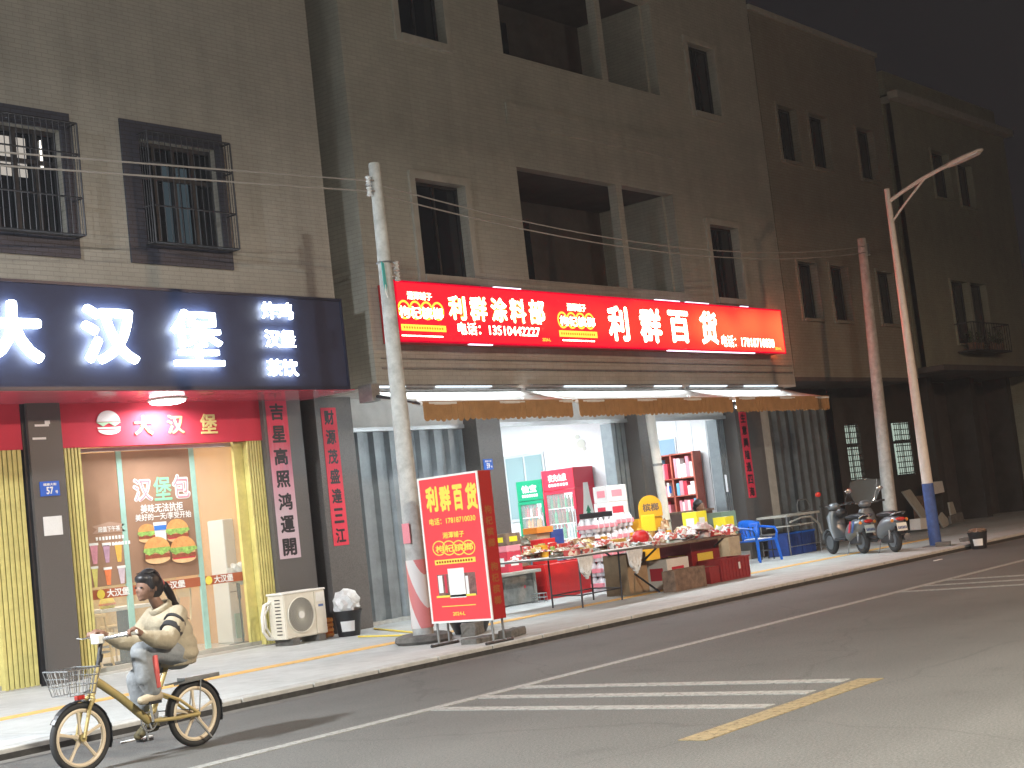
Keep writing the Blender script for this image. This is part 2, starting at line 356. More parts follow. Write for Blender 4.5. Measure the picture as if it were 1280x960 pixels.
def rect(mb, u0, u1, v0, v1, mp, d=.005, base=0.):
    P = [mp(u0,v0,base), mp(u1,v0,base), mp(u1,v1,base), mp(u0,v1,base)]
    off = Vector(mp(0,0,d))-Vector(mp(0,0,0)); return mb.prism(P, off)
def poly(mb, pts, mp, d=.005, base=0.):
    off = Vector(mp(0,0,d))-Vector(mp(0,0,0)); return mb.prism([mp(u,v,base) for u,v in pts], off)
def ell(mb, u, v, ru, rv, mp, d=.005, base=0., n=24, a0=0, a1=360):
    pts = [(u+ru*math.cos(R(a0+(a1-a0)*i/n)), v+rv*math.sin(R(a0+(a1-a0)*i/n))) for i in range(n+(0 if a1-a0 == 360 else 1))]
    return poly(mb, pts, mp, d, base)
def annulus(mb, u, v, ru, rv, t, mp, d=.005, base=0., n=24):
    for i in range(n):
        a, b = 2*math.pi*i/n, 2*math.pi*(i+1)/n
        poly(mb, [(u+ru*math.cos(a), v+rv*math.sin(a)), (u+ru*math.cos(b), v+rv*math.sin(b)), (u+(ru-t)*math.cos(b), v+(rv-t)*math.sin(b)), (u+(ru-t)*math.cos(a), v+(rv-t)*math.sin(a))], mp, d, base)
def pr(x0, y0, x1, y1, Y):     # pixel rect measured at its two left corners / right side -> world rect on plane Y
    a = ony(x0, y0, Y); b = ony(x0, y1, Y); c = ony(x1, (y0+y1)/2, Y); return a[0], c[0], b[1], a[1]
# ------------------------------------------------------------------ walls with holes
def wall(x0, x1, z0, z1, Y, holes, depth=.25, mb=None):
    mb = mb or MB(); X = sorted({x0, x1, *[h[0] for h in holes], *[h[1] for h in holes]}); Z = sorted({z0, z1, *[h[2] for h in holes], *[h[3] for h in holes]})
    X = [x for x in X if x0 <= x <= x1]; Z = [z for z in Z if z0 <= z <= z1]
    hole = lambda cx, cz: any(h[0] < cx < h[1] and h[2] < cz < h[3] for h in holes)
    for i in range(len(X)-1):
        for j in range(len(Z)-1):
            if not hole((X[i]+X[i+1])/2, (Z[j]+Z[j+1])/2):
                mb.face([(X[i],Y,Z[j]),(X[i+1],Y,Z[j]),(X[i+1],Y,Z[j+1]),(X[i],Y,Z[j+1])])
    for h in holes:
        a, b, c, d = max(h[0],x0), min(h[1],x1), max(h[2],z0), min(h[3],z1); D = Y+depth
        mb.face([(a,Y,c),(a,D,c),(a,D,d),(a,Y,d)]); mb.face([(b,Y,c),(b,Y,d),(b,D,d),(b,D,c)])
        mb.face([(a,Y,d),(a,D,d),(b,D,d),(b,Y,d)]); mb.face([(a,Y,c),(b,Y,c),(b,D,c),(a,D,c)])
    return mb
def corrug(x0, x1, z0, z1, Y, per, dep, prof='trap'):
    mb = MB(); xs = []; x = x0; k = 0
    while x < x1-1e-6:
        w = per
        for fx, fy in ((0,0),(.38,0),(.5,dep),(.88,dep),(1,0)):
            xx = x+fx*w
            if xx <= x1: xs.append((xx, Y+fy))
        x += w
    xs.append((x1, Y)); P = []
    for a in xs:
        if not P or a[0]-P[-1][0] > 1e-5: P.append(a)
    for a, b in zip(P, P[1:]): mb.face([(a[0],a[1],z0),(b[0],b[1],z0),(b[0],b[1],z1),(a[0],a[1],z1)])
    return mb
# ================================================================== SETTING
def st(o): return tag(o, kind='structure')
mb = MB(); mb.face([(-300,-300,-.02),(400,-300,-.02),(400,400,-.02),(-300,400,-.02)]); st(mb.build('ground', 'ground'))
mb = MB(); mb.face([(-120,-14,0),(300,-14,0),(300,12.15,0),(-120,12.15,0)]); st(mb.build('road', 'asphalt'))
mb = MB(); mb.face([(-120,11.93,.004),(300,11.93,.004),(300,12.15,.004),(-120,12.15,.004)]); st(mb.build('gutter', mat('gutter_dust', (.13,.12,.105), .9, var=.4, scale=3)))
SW = .10
mb = MB()
x = -30.
while x < 110: mb.box(x, x+.985, 12.15, 12.40, -.01, SW+.004); x += 1.0
st(mb.build('kerb', 'kerb', bevel=.012)); st(MB().box(-30, 110, 12.13, 12.149, -.01, .058).build('kerb_face', 'gutter'))
st(MB().box(-40, 150, 12.42, 24, -.01, SW).build('pavement', 'paving'))
st(MB().box(-40, 150, 12.40, 12.42, -.01, SW-.03).build('kerb_joint', 'gutter'))
st(MB().box(-30, 33, 14.55, 14.83, SW, SW+.006).build('pavement_strip', 'tactile'))
st(MB().box(-120, 300, -15.5, -14, -.01, .1).build('far_pavement', 'paving'))
# painted road markings
mk = MB(); mk.box(-60, 120, 9.28, 9.42, 0, .006)
for X in (9.83, 10.48, 11.07): mk.box(X-.085, X+.085, 5.86, 9.28, 0, .006)
for X in (19.5, 20.3, 21.1): mk.box(X-.08, X+.08, 5.2, 9.28, 0, .006)
st(mk.build('road_marking_white', 'white_paint'))
st(MB().box(8.45, 11.15, 5.56, 5.78, 0, .006).build('road_marking_yellow', 'yellow_paint'))
# ------------------------------------------------------------------ BUILDING 1 : burger shop
B1 = thing('shop_building', 'grey beige tiled building above the burger shop with big white lit characters', 'building', (4, 16.9, 0))
Y1 = 16.9; XE1 = 16.55
def window_dark(root, x0, x1, z0, z1, Y, rec=.2, trim=.12, tm='trim', sill=True, mull=1, curtain=None, trans=None):
    """frame, panes and trim set into a hole of the wall"""
    f = MB(); t = .05; D = Y+rec
    for a in ((x0,x0+t,z0,z1),(x1-t,x1,z0,z1),(x0+t,x1-t,z0,z0+t),(x0+t,x1-t,z1-t,z1)): f.box(a[0],a[1],D-.03,D+.03,a[2],a[3])
    for i in range(mull):
        xm = x0+(x1-x0)*(i+1)/(mull+1); f.box(xm-.025, xm+.025, D-.028, D+.028, z0+t, z1-t)
    if trans: f.box(x0+t, x1-t, D-.029, D+.029, z0+(z1-z0)*trans-.025, z0+(z1-z0)*trans+.025)
    w = f.build('window', 'steel_d', root)
    bx('pane', 'glass_dark', w, x0+.01, x1-.01, D, D+.012, z0+.01, z1-.01)
    if trim:
        g = MB(); p = .05
        g.box(x0-trim, x0, Y-p, Y+.003, z0-trim, z1+trim); g.box(x1, x1+trim, Y-p, Y+.003, z0-trim, z1+trim)
        g.box(x0, x1, Y-p, Y+.003, z1, z1+trim); g.box(x0-(.0), x1, Y-p-.03, Y+.003, z0-trim, z0)
        g.build('frame', tm, w)
    return w
w1 = [(7.6,9.4,5.78,7.82),(10.1,11.83,5.78,7.80),(12.66,14.5,5.78,7.86)]
w1u = [(a,b,c+4.3,d+4.3) for a,b,c,d in w1]
wall(-7, XE1, 3.94, 17, Y1, [(a+.3,b-.15,c+.3,d-.25) for a,b,c,d in w1+w1u], .2).build('wall', 'tile_b1', B1)
def cage(root, x0, x1, z0, z1, Y, dep=.22):
    g = MB(); a = .010; Yf = Y-dep
    for z in (z0, z0+(z1-z0)*.33, z0+(z1-z0)*.72, z1):
        g.tube([(x0,Y,z),(x0,Yf,z),(x1,Yf,z),(x1,Y,z)], a*1.3, 5)
    n = 15
    for i in range(n+1):
        x = x0+(x1-x0)*i/n; g.cyl((x,Yf,z0),(x,Yf,z1), a*(1.5 if i in (0,n) else .7), n=5)
    for i in range(1, 4):
        for x in (x0, x1): g.cyl((x,Y-dep*i/4,z0),(x,Y-dep*i/4,z1), a*.7, n=5)
    for z in (z0, z1):
        for i in range(1, 4): g.cyl((x0,Y-dep*i/4,z),(x1,Y-dep*i/4,z), a*.6, n=5)
    return g.build('grille', 'steel_d', root)
def b1_window(x0, x1, z0, z1, mode):
    g = MB(); g2 = (x0+.3, x1-.15, z0+.3, z1-.25)
    for a in ((x0,g2[0],z0,z1),(g2[1],x1,z0,z1),(g2[0],g2[1],z0,g2[2]),(g2[0],g2[1],g2[3],z1)): g.box(a[0],a[1],Y1-.03,Y1+.002,a[2],a[3])
    w = g.build('window', 'dark_trim', B1)
    fr = MB(); D = Y1+.15; xs = [g2[0]+(g2[1]-g2[0])*k/4 for k in range(5)]
    for x in xs: fr.box(x-.03, x+.03, D-.03, D+.03, g2[2], g2[3])
    for z in (g2[2]+.03, g2[2]+1.02, g2[3]-.03): fr.box(g2[0], g2[1], D-.026, D+.026, z-.03, z+.03)
    fr.build('frame', 'steel_d', w)
    bx('pane', 'glass_dark', w, g2[0], g2[1], D+.05, D+.06, g2[2], g2[3])
    if mode == 1:    # lamp behind a curtain
        cm = MB(); 
        for k in range(4): cm.box(xs[2]-.16+k*.165, xs[2]-.16+k*.165+.12, D+.035, D+.045, g2[2]+.05, g2[3]-.3)
        cm.build('curtain', emat('dim_curtain', (.12,.17,.20), .25), w)
    if mode == 2:
        cm = MB()
        for a,b in ((0,.09),(.15,.34),(.40,.58)):
            cm.box(xs[1]-.05+a, xs[1]-.05+b, D+.035, D+.045, g2[3]-.50, g2[3]-.12); cm.box(xs[1]-.05+a, xs[1]-.05+b, D+.035, D+.045, g2[3]-.66, g2[3]-.55)
        cm.build('lit_pane', emat('lit_room', (.75,.68,.60), .55), w)
        MB().cyl((xs[3]+.12, D+.03, g2[3]-.5), (xs[3]+.12, D+.03, g2[3]-.12), .018, .01, n=8).build('room_lamp', emat('room_lamp', (1,.93,.82), 2.5), w)  # bright reflection of a lamp, put in as a glowing rod
    cage(w, x0+.28, x1-.05, z0+.27, z1-.2, Y1-.03)
for i, w in enumerate(w1): b1_window(*w, {0:0, 1:2, 2:1}[i])
for w in w1u: b1_window(*w, 0)
bx('side_wall', 'tile_b1', B1, XE1-.2, XE1-.003, Y1+.003, 24, 3.95, 17)
bx('end_wall', 'tile_b1', B1, -7, -6.8, Y1+.003, 24, SW, 17)
bx('soffit', 'soffit_w', B1, -6.79, 3.997, 16.92, 18.2, 3.93, 3.96)
corrug(-6.7, 7.2, SW+.02, 3.93, 18.05, .39, .09).build('shutter', 'silver_gate', B1)
bx('pillar', 'granite', B1, 1.0, 1.6, 17.8, 18.04, SW-.02, 3.92); bx('pillar', 'granite', B1, -5.0, -4.4, 17.8, 18.04, SW-.02, 3.92)
bx('soffit', 'soffit', B1, 4, XE1-.003, 16.66, 17.90, 3.925, 3.938)
# ground floor piers
for x0, x1 in ((7.2,7.7),(11.40,11.92),(15.60,16.40)):
    bx('pillar', 'granite', B1, x0, x1, 17.80, 18.3, SW-.02, 3.925)
bx('pier_joint', 'black', B1, 11.34, 11.40, 17.86, 18.3, SW, 3.92)
for x0, x1 in ((7.7,11.34),(11.92,15.60)):
    f = bx('fascia', 'red_f', B1, x0, x1, 17.88, 18.0, 3.30, 3.925)
    if x1 > 12:
        mp = FRONT(17.88)
        chars('大汉堡', [pr(*a, 17.88) for a in ((166,520,190,544),(208,519,229,542.5),(249,517.5,270.5,542.5))], mp, 'gold', f, .016, .02)
        a = pr(120, 519, 150, 541, 17.88); u = (a[0]+a[1])/2; v = (a[2]+a[3])/2; ru = (a[1]-a[0])/2
        e = MB(); ell(e, u, v+.03, ru, .16, mp, .012, a0=0, a1=180); ell(e, u, v-.09, ru*.95, .07, mp, .012, a0=180, a1=360); poly(e, [(u-ru,v-.05),(u+ru,v-.05),(u+ru*.96,v-.075),(u-ru*.96,v-.075)], mp, .012)
        e.build('emblem', 'vinyl_w', f)
        e = MB(); poly(e, [(u-ru*1.05,v+.02),(u-ru*.5,v-.04),(u,v+.01),(u+ru*.5,v-.04),(u+ru*1.05,v+.02)], mp, .014); e.build('emblem_lettuce', mat('emblem_green', (.35,.6,.4), .5), f)
# room
bx('back_wall', 'orange_wall', B1, 7.3, 16.3, 20.9, 21.0, SW, 3.9)
bx('dado', 'wood_y', B1, 7.35, 16.2, 20.84, 20.9, SW+.02, 1.35)
bx('side_partition', 'orange_wall', B1, 15.95, 16.05, 18.32, 20.84, SW, 3.9)
bx('room_floor', 'floor_in', B1, 7.3, 15.95, 17.9, 20.9, SW-.03, SW+.03)
bx('room_ceiling', 'white', B1, 7.3, 16.3, 18.01, 20.9, 3.75, 3.9)
bx('kerb_sill', 'trim', B1, 11.92, 15.6, 17.98, 18.16, SW, SW+.09); bx('kerb_sill', 'trim', B1, 7.7, 11.34, 17.98, 18.16, SW, SW+.09)
# glass front
Yg = 18.1; gf = MB(); gf.box(11.93, 15.6, Yg-.02, Yg+.02, 3.24, 3.30); shopfront = gf.build('shopfront', 'alu', B1)
for x in (13.02, 14.34, 9.64): bx('mullion', 'glass_edge', shopfront, x-.045, x+.045, Yg-.02, Yg+.02, SW+.1, 3.24)
for x0, x1 in ((12.25,12.97),(13.07,14.29),(14.39,15.4),(7.9,9.6),(9.68,10.85)): bx('pane', 'glass', shopfront, x0, x1, Yg-.005, Yg+.005, SW+.1, 3.3)
mp = FRONT(Yg-.012)
zb0, zb1 = ony(216, 737, Yg)[1], ony(216, 725.5, Yg)[1]
zf = zb1+.04
for x0, x1 in ((12.22,12.97),(13.07,14.29),(14.39,15.36)): g = MB(); rect(g, x0, x1, zb0, zb1, mp); g.build('vinyl_band', 'band', shopfront)
for x0, x1 in ((12.24,12.97),(13.07,14.29)): g = MB(); rect(g, x0, x1, zf, 3.23, mp, .004); g.build('window_film', 'film', shopfront)
mp2 = FRONT(Yg-.018)
for px0, px1 in ((119.6,160.4),(190,231),(256.7,291.7)):
    a = ony(px0, 740, Yg)[0]; b = ony(px1, 735, Yg)[0]; w_ = (b-a); zc = (zb0+zb1)/2
    g = MB(); ell(g, a+.07, zc, .065, .065, mp2); g.build('band_emblem', 'yprint', shopfront); g = MB(); write(g, '大汉堡', a+.17, b, zc-.055, zc+.06, mp2, .035, .003); g.build('band_lettering', 'vinyl_w', shopfront)
# poster printing on the film
P = lambda *a: pr(*a, Yg)
chars(['汉','包'], [P(163.5,598.5,189.6,628.8), P(212.5,593,236.5,624.6)], mp2, 'vinyl_w', shopfront, .06, .003)
chars(['美味无法抗拒','美好的一天/享受开始'], [P(174,631,228,642.5), P(167.7,643.5,238.5,652.5)], mp2, 'vinyl_w', shopfront, .02, .003, 0, 'poster_lettering')
chars(['超值下午茶'], [P(121,659,149,666)], FRONT(Yg-.022), 'vinyl_w', shopfront, .02, .003, 0, 'poster_lettering')
g = MB(); a = P(117,672,150,677); 
for k in range(2):
    for i in range(9): rect(g, a[0]+.02+.055*i+.1*k, a[0]+.055+.055*i+.1*k, a[3]-.05-.09*k, a[3]-.0-.09*k, mp2, .003)
g.build('poster_lettering', 'vinyl_w', shopfront)
g = MB(); write(g, '堡', *P(189.6,596.5,213.5,626.7), mp2, .018, .003); g.build('poster_lettering', mat('print_green', (.25,.62,.38), .5), shopfront)
a = P(165.5,600,188,627.5); chars(['汉','包'], [a, P(214.5,595,235,623)], FRONT(Yg-.023), 'pink', shopfront, .0, .002)
a = P(113.5,657,156,668); g = MB(); poly(g, [(a[0],a[2]),(a[0]+.08,(a[2]+a[3])/2),(a[0],a[3]-.02),(a[0]+.3,a[3]+.03),(a[1]-.25,a[3]+.03),(a[1],a[3]-.02),(a[1]-.08,(a[2]+a[3])/2),(a[1],a[2])], mp2, .002); g.build('poster_banner', mat('print_brown', (.45,.3,.22), .5), shopfront)
def burger(u, v, s, lay=0):
    mpb = FRONT(Yg-.019-.016*lay)
    q = MB(); poly(q, [(u-.28*s,v+.06*s),(u+.28*s,v+.06*s),(u+.29*s,v-.16*s),(u-.29*s,v-.16*s)], mpb, .001); ob = q.build('burger_print', 'bun2', shopfront)
    q = MB(); ell(q, u, v+.04*s, .31*s, .25*s, mpb, .001, .002, 20, 4, 176); q.build('bun_top', 'bun', ob)
    q = MB(); ell(q, u, v-.13*s, .29*s, .10*s, mpb, .001, .003, 16, 185, 355); q.build('bun_base', 'bun2', ob)
    q = MB(); rect(q, u-.29*s, u+.29*s, v-.12*s, v-.04*s, mpb, .001, .004); q.build('patty', 'meat', ob)
    q = MB(); poly(q, [(u-.33*s,v+.02*s),(u-.2*s,v-.06*s),(u-.05*s,v-.01*s),(u+.1*s,v-.07*s),(u+.22*s,v-.02*s),(u+.34*s,v+.03*s),(u+.3*s,v+.08*s),(u-.3*s,v+.08*s)], mpb, .001, .006); q.build('lettuce', 'leaf', ob)
    if lay % 2: q = MB(); rect(q, u-.27*s, u+.27*s, v-.145*s, v-.12*s, mpb, .001, .005); q.build('tomato', 'red_f', ob)
M['bun'] = mat('bun_print', (.75,.36,.12), .5, var=.2, scale=12); M['bun2'] = mat('bun_base_print', (.85,.55,.28), .5, var=.1, scale=9); M['leaf'] = mat('lettuce_print', (.30,.5,.12), .5, var=.4, scale=20); M['meat'] = mat('patty_print', (.32,.08,.04), .6, var=.3, scale=20)
for (px, py_, s, k) in ((183,668,.68,0),(220,665,.86,1),(194,690,.98,2),(226,689,.98,3)):
    c = ony(px, py_, Yg); burger(c[0], c[1], s*.78, k)
c = ony(199, 661, Yg); q = MB(); poly(q, [(c[0]-.12,c[1]+.1),(c[0]+.12,c[1]+.1),(c[0]+.09,c[1]-.2),(c[0]-.09,c[1]-.2)], FRONT(Yg-.024), .003); o = q.build('cup_print', 'vinyl_w', shopfront)
q = MB(); rect(q, c[0]-.11, c[0]+.11, c[1]-.02, c[1]+.05, FRONT(Yg-.028), .003); q.build('cup_stripe', mat('print_blue', (.05,.2,.6), .5), o)
cc = [(.72,.32,.40),(.45,.28,.38),(.85,.50,.10),(.72,.66,.20),(.80,.22,.08),(.62,.52,.58)]
for i, (a0, b0, a1, b1) in enumerate(((111,680,122,706),(127,679.5,137,704),(142,679,152,703),(113,709,122,735),(129,710,139,732),(146,708,156,730))):
    a = P(a0, b0, a1, b1); u0, u1, v0, v1 = a; q = MB(); poly(q, [(u0,v1-.02),(u1,v1-.02),(u1-.03,v0),(u0+.03,v0)], mp2, .003)
    o = q.build('drink_print', mat('drink_colour', cc[i], .5, var=.2, scale=9), shopfront); q = MB(); rect(q, u0-.01, u1+.01, v1-.03, v1+.005, mp2, .005); q.build('cup_rim', 'vinyl_w', o)
# folding gates folded at the sides
def folded(x0, x1, z0, z1, n, root=B1, m='yellow_gate', Yb=18.02):
    g = MB(); w = (x1-x0)/n
    for i in range(n):
        x = x0+w*i; g.box(x+.006, x+w-.012, Yb-.13, Yb+.10, z0, z1); g.box(x+w-.012, x+w+.006, Yb-.04, Yb+.06, z0, z1)
    return g.build('folding_gate', m, root, bevel=.006)
folded(10.80, 11.33, SW+.02, 3.3, 7); folded(11.93, 12.27, SW+.02, 3.3, 6); folded(15.28, 15.6, SW+.02, 3.3, 6)
bx('gate_panel', 'yellow_gate', B1, 15.1, 15.28, 18.0, 18.06, SW+.02, 3.3)
# ------------------------------------------------------------------ big sign board of the burger shop
BS = thing('shop_sign', 'long dark navy sign board with large glowing white characters over the burger shop', 'sign', (4, 16.64, 3.94))
bx('board', 'navy', BS, 4, 16.42, 16.655, 16.895, 3.942, 5.37, bevel=.01)
g = MB(); g.box(4, 16.43, 16.63, 16.655, 3.935, 3.985); g.box(4, 16.43, 16.63, 16.655, 5.345, 5.385); g.box(16.40, 16.43, 16.63, 16.655, 3.985, 5.345); g.build('board_edge', mat('sign_edge', (.02,.025,.05), .3), BS)
mp = FRONT(16.655)
for s_, a, of in zip('大汉堡', ((-24,374,51,453),(99,380.6,170,454.5),(211.4,386.4,276,457)), (.034,.030,.010)): chars(s_, [pr(*a, 16.6)], mp, 'letter_w', BS, of, .05, .05)
chars(('炸鸡','汉堡','茶饮'), [pr(*a, 16.6) for a in ((326.6,377,365,397.8),(330.7,412,368.5,433.5),(333.4,449,372,469.6))], mp, 'letter_w', BS, .0, .03, .04, 'small_lettering')
# soffit downlight
c = onz(209, 499, 3.92)
DL = thing('downlight', 'bright round white downlight under the burger shop sign', 'ceiling light', (c[0], c[1], 3.92))
MB().lathe([(.27,0),(.29,.0),(.29,-.02),(.27,-.03)], (c[0],c[1],3.925), 28).build('housing', 'white_pl', DL)
MB().lathe([(.262,0),(.25,-.03),(.18,-.05),(.02,-.058)], (c[0],c[1],3.90), 28).build('diffuser', emat('downlight_glow', (.95,.97,1), 12), DL)
def light(name, kind, loc, energy, col, size=.5, size_y=None, rot=(0,0,0), spot=None, blend=.6, spread=None):
    l = bpy.data.lights.new(name, kind); l.energy = energy; l.color = col
    if kind == 'AREA':
        l.size = size
        if size_y: l.shape = 'RECTANGLE'; l.size_y = size_y
        if spread: l.spread = R(spread)
    else: l.shadow_soft_size = size
    if spot: l.spot_size = R(spot); l.spot_blend = blend
    o = bpy.data.objects.new(name, l); C.objects.link(o); o.location = loc; o.rotation_euler = rot; return o
light('downlight_beam', 'AREA', (c[0], c[1], 3.82), 60, (.95,.97,1), .5)
light('burger_room_light', 'AREA', (13.9, 19.5, 3.7), 95, (1,.95,.84), 1.6, 2.2)
light('burger_room_light', 'AREA', (10, 19.5, 3.7), 80, (1,.95,.84), 1.6, 2.2)
# couplets and plates
def couplet(name, text, px_top, py0, px_bot, py1, Y, w, label, m='red_paper', x0=None, z0=None, z1=None):
    a = ony(px_top, py0, Y); b = ony(px_bot, py1, Y); X = a[0] if x0 is None else x0
    Z1 = a[1] if z1 is None else z1; Z0 = b[1] if z0 is None else z0
    t = thing('couplet_banner', label, 'paper banner', (X+w/2, Y, Z0))
    bx('paper', m, t, X, X+w, Y-.008, Y-.002, Z0, Z1)
    n = len(text); h = (Z1-Z0)/n
    for i, s in enumerate(text):
        zc = Z1-(i+.5)*h; g = MB(); write(g, s, X+w*.17, X+w*.83, zc-h*.38, zc+h*.38, FRONT(Y-.008), .034, .003); g.build('character', 'ink', t)
    return t
def fade_paper():
    m = bpy.data.materials.new('faded_couplet_paper'); m.use_nodes = True; nt = m.node_tree; N = nt.nodes; L = nt.links
    tc = N.new('ShaderNodeTexCoord'); sp = N.new('ShaderNodeSeparateXYZ'); L.new(tc.outputs['Generated'], sp.inputs[0])
    n = N.new('ShaderNodeTexNoise'); n.inputs['Scale'].default_value = 5; L.new(tc.outputs['Generated'], n.inputs['Vector'])
    a = N.new('ShaderNodeMath'); a.operation = 'MULTIPLY_ADD'; a.inputs[1].default_value = .35; L.new(n.outputs['Fac'], a.inputs[0]); L.new(sp.outputs[2], a.inputs[2])
    r = N.new('ShaderNodeValToRGB'); e = r.color_ramp.elements; e[0].position = .42; e[0].color = (.55,.42,.47,1); e[1].position = 1.05; e[1].color = (.62,.04,.09,1)
    k = e.new(.72); k.color = (.62,.28,.36,1)
    L.new(a.outputs[0], r.inputs[0]); L.new(r.outputs[0], N['Principled BSDF'].inputs['Base Color']); N['Principled BSDF'].inputs['Roughness'].default_value = .6; return m
M['faded'] = fade_paper()
couplet('c', '吉星高照鸿運開', 0,0,0,0, 17.8, .44, 'red couplet faded to pink and white beside the burger shop, black brush characters', 'faded', 15.66, 1.40, 3.92)
couplet('c', '财源茂盛達三江', 0,0,0,0, 17.8, .34, 'red couplet strip at the left end of the grey corrugated shutter', 'red_paper', 16.84, 1.51, 3.79)
def plate(X0, X1, Z0, Z1, Y, num, label):
    t = thing('house_number_plate', label, 'number plate', ((X0+X1)/2, Y, Z0)); bx('panel', 'blue_plate', t, X0, X1, Y-.015, Y-.002, Z0, Z1)
    g = MB(); mp = FRONT(Y-.015); h = Z1-Z0; w = X1-X0
    chars([num, '号', '福康大街'], [(X0+w*.3, X0+w*.66, Z0+h*.12, Z0+h*.62), (X0+w*.76, X0+w*.9, Z0+h*.14, Z0+h*.36), (X0+w*.15, X0+w*.85, Z0+h*.7, Z0+h*.88)], mp, 'vinyl_w', t, .03, .003, 0, 'lettering')
plate(11.50, 11.80, 2.64, 2.84, 17.8, '57', 'small blue house number plate 57 on the pillar left of the burger shop window')
o = bx('notice_paper', 'paper', None, 11.51, 11.80, 17.79, 17.797, 2.10, 2.36); tag(o, 'blank white notice sheet pasted on the dark pillar under the blue plate 57', 'paper')
g = MB(); g.box(11.50,11.72,17.792,17.798,3.60,3.63); g.box(11.66,11.74,17.792,17.798,3.63,3.68); g.build('tape_scrap', 'paper'); o = bpy.data.objects['tape_scrap']; tag(o, 'upper scrap of pale tape near the top of the dark pillar', 'tape')
g = MB(); g.box(11.45,11.66,17.792,17.798,3.42,3.45); o = g.build('tape_scrap', 'paper'); tag(o, 'lower scrap of pale tape near the top of the dark pillar', 'tape')
# ------------------------------------------------------------------ BUILDING 2 : grocery
Y2 = 16.75; X20, X21 = 17.15, 31.1
B2 = thing('shop_building', 'tall beige tiled building with open balconies above the long red lit sign', 'building', (X20, Y2, 0))
bal = [(21.45,26.75,6.0,8.15),(21.45,26.75,10.33,12.4)]
wins = [(18.55,19.85,5.92,7.6),(28.05,29.25,5.95,7.6),(18.6,19.8,10.18,11.9),(28.08,29.2,10.19,11.78)]
wall(X20, X21, 4.02, 15.5, Y2, wins+bal, .22).build('wall', 'tile_b2', B2)
for w in wins: window_dark(B2, *w, Y2, .18, .13)
bx('side_wall', 'tile_b2', B2, X20+.003, X20+.2, Y2+.003, 24, 4.03, 15.5); bx('side_wall', 'tile_b2', B2, X21-.2, X21-.003, Y2+.003, 24, 4.03, 15.5)
for i, (a, b, c, d) in enumerate(bal):
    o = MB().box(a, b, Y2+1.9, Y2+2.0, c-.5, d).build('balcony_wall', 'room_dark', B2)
    o = MB().box(a+.003, a+.08, Y2+.22, Y2+1.9, c, d).build('balcony_wall', 'tile_b2', B2)
    MB().box(b-.08, b-.003, Y2+.22, Y2+1.9, c, d).build('balcony_wall', 'tile_b2', B2)
    bx('balcony_floor', 'trim', B2, a, b, Y2+.22, Y2+1.9, c-.6, c-.5); bx('balcony_ceiling', 'room_dark', B2, a, b, Y2+.22, Y2+1.9, d, d+.1)
    bx('parapet', 'tile_b2', B2, a+.08, b-.08, Y2+.02, Y2+.2, c-.45, c-.003)
    bx('post', 'tile_b2', B2, a+3.2, a+3.4, Y2+.003, Y2+.2, c, d)
    bx('balcony_door', 'glass_dark', B2, a+1, a+2.6, Y2+1.87, Y2+1.895, c-.5, d-.4)
bx('ledge', 'tile_b2', B2, 21.3, 26.9, Y2-.05, Y2-.003, 8.95, 9.35)
bx('ledge', 'trim', B2, 21.3, 26.9, Y2-.14, Y2-.003, 12.5, 12.66)
g = MB(); g.box(17.3,31,Y2-.02,Y2-.003,4.28,4.31); g.box(17.3,31,Y2-.02,Y2-.003,4.45,4.47); g.build('conduit', 'steel', B2)
bx('soffit', 'soffit_w', B2, X20, X21, Y2+.003, 18.35, 3.97, 4.02)
bx('beam', 'soffit_w', B2, X20, X21, 18.12, 18.34, 3.44, 3.97)
for x0, x1 in ((16.72,17.55),(20.72,21.40),(25.94,26.62),(29.95,31.12)):
    bx('pillar', 'granite', B2, x0, x1, 17.80, 18.40, SW-.02, 3.965)
bx('rear_wall', 'black', B2, 16.3, 17.0, 18.9, 19.0, SW, 12)  # black sheet standing in for the darkness of the gap
bx('step', 'kerb', B2, 21.4, 25.94, 17.85, 18.45, SW, .3); bx('step', 'kerb', B2, 26.62, 29.95, 17.85, 18.45, SW, .3)
# shut corrugated gate
sh = thing('roller_shutter', 'closed silver corrugated folding shutter between the two couplets and the red standing sign', 'shutter', (17.6, 18.2, SW))
corrug(17.58, 20.7, SW+.03, 3.40, 18.15, .39, .09).build('lower_panel', 'silver_gate', sh)
corrug(17.58, 20.7, 3.47, 3.96, 18.16, .39, .07).build('upper_panel', 'silver_gate', sh)
bx('rail', 'alu', sh, 17.56, 20.7, 18.08, 18.24, 3.40, 3.47)
bx('sill', 'kerb', sh, 17.56, 20.7, 18.0, 18.3, SW, SW+.06)
for x0, n in ((25.0,3),(29.2,4)):
    x1 = 25.93 if n == 3 else 29.94
    g = MB(); w = (x1-(x0+.4))/n
    for i in range(n): xx = x0+.4+w*i; g.box(xx+.01, xx+w-.03, 18.12, 18.40, .31, 3.40); g.box(xx+w-.03, xx+w+.0, 18.2, 18.3, .31, 3.40)
    q = g.build('folding_gate', 'silver_gate', B2); bx('handle', 'chrome', q, x0+.44, x0+.47, 18.04, 18.10, 1.7, 2.1)
bx('gate_rail', 'alu', B2, 21.4, 25.94, 18.06, 18.118, 3.40, 3.48); bx('gate_rail', 'alu', B2, 26.62, 29.95, 18.06, 18.118, 3.40, 3.48)
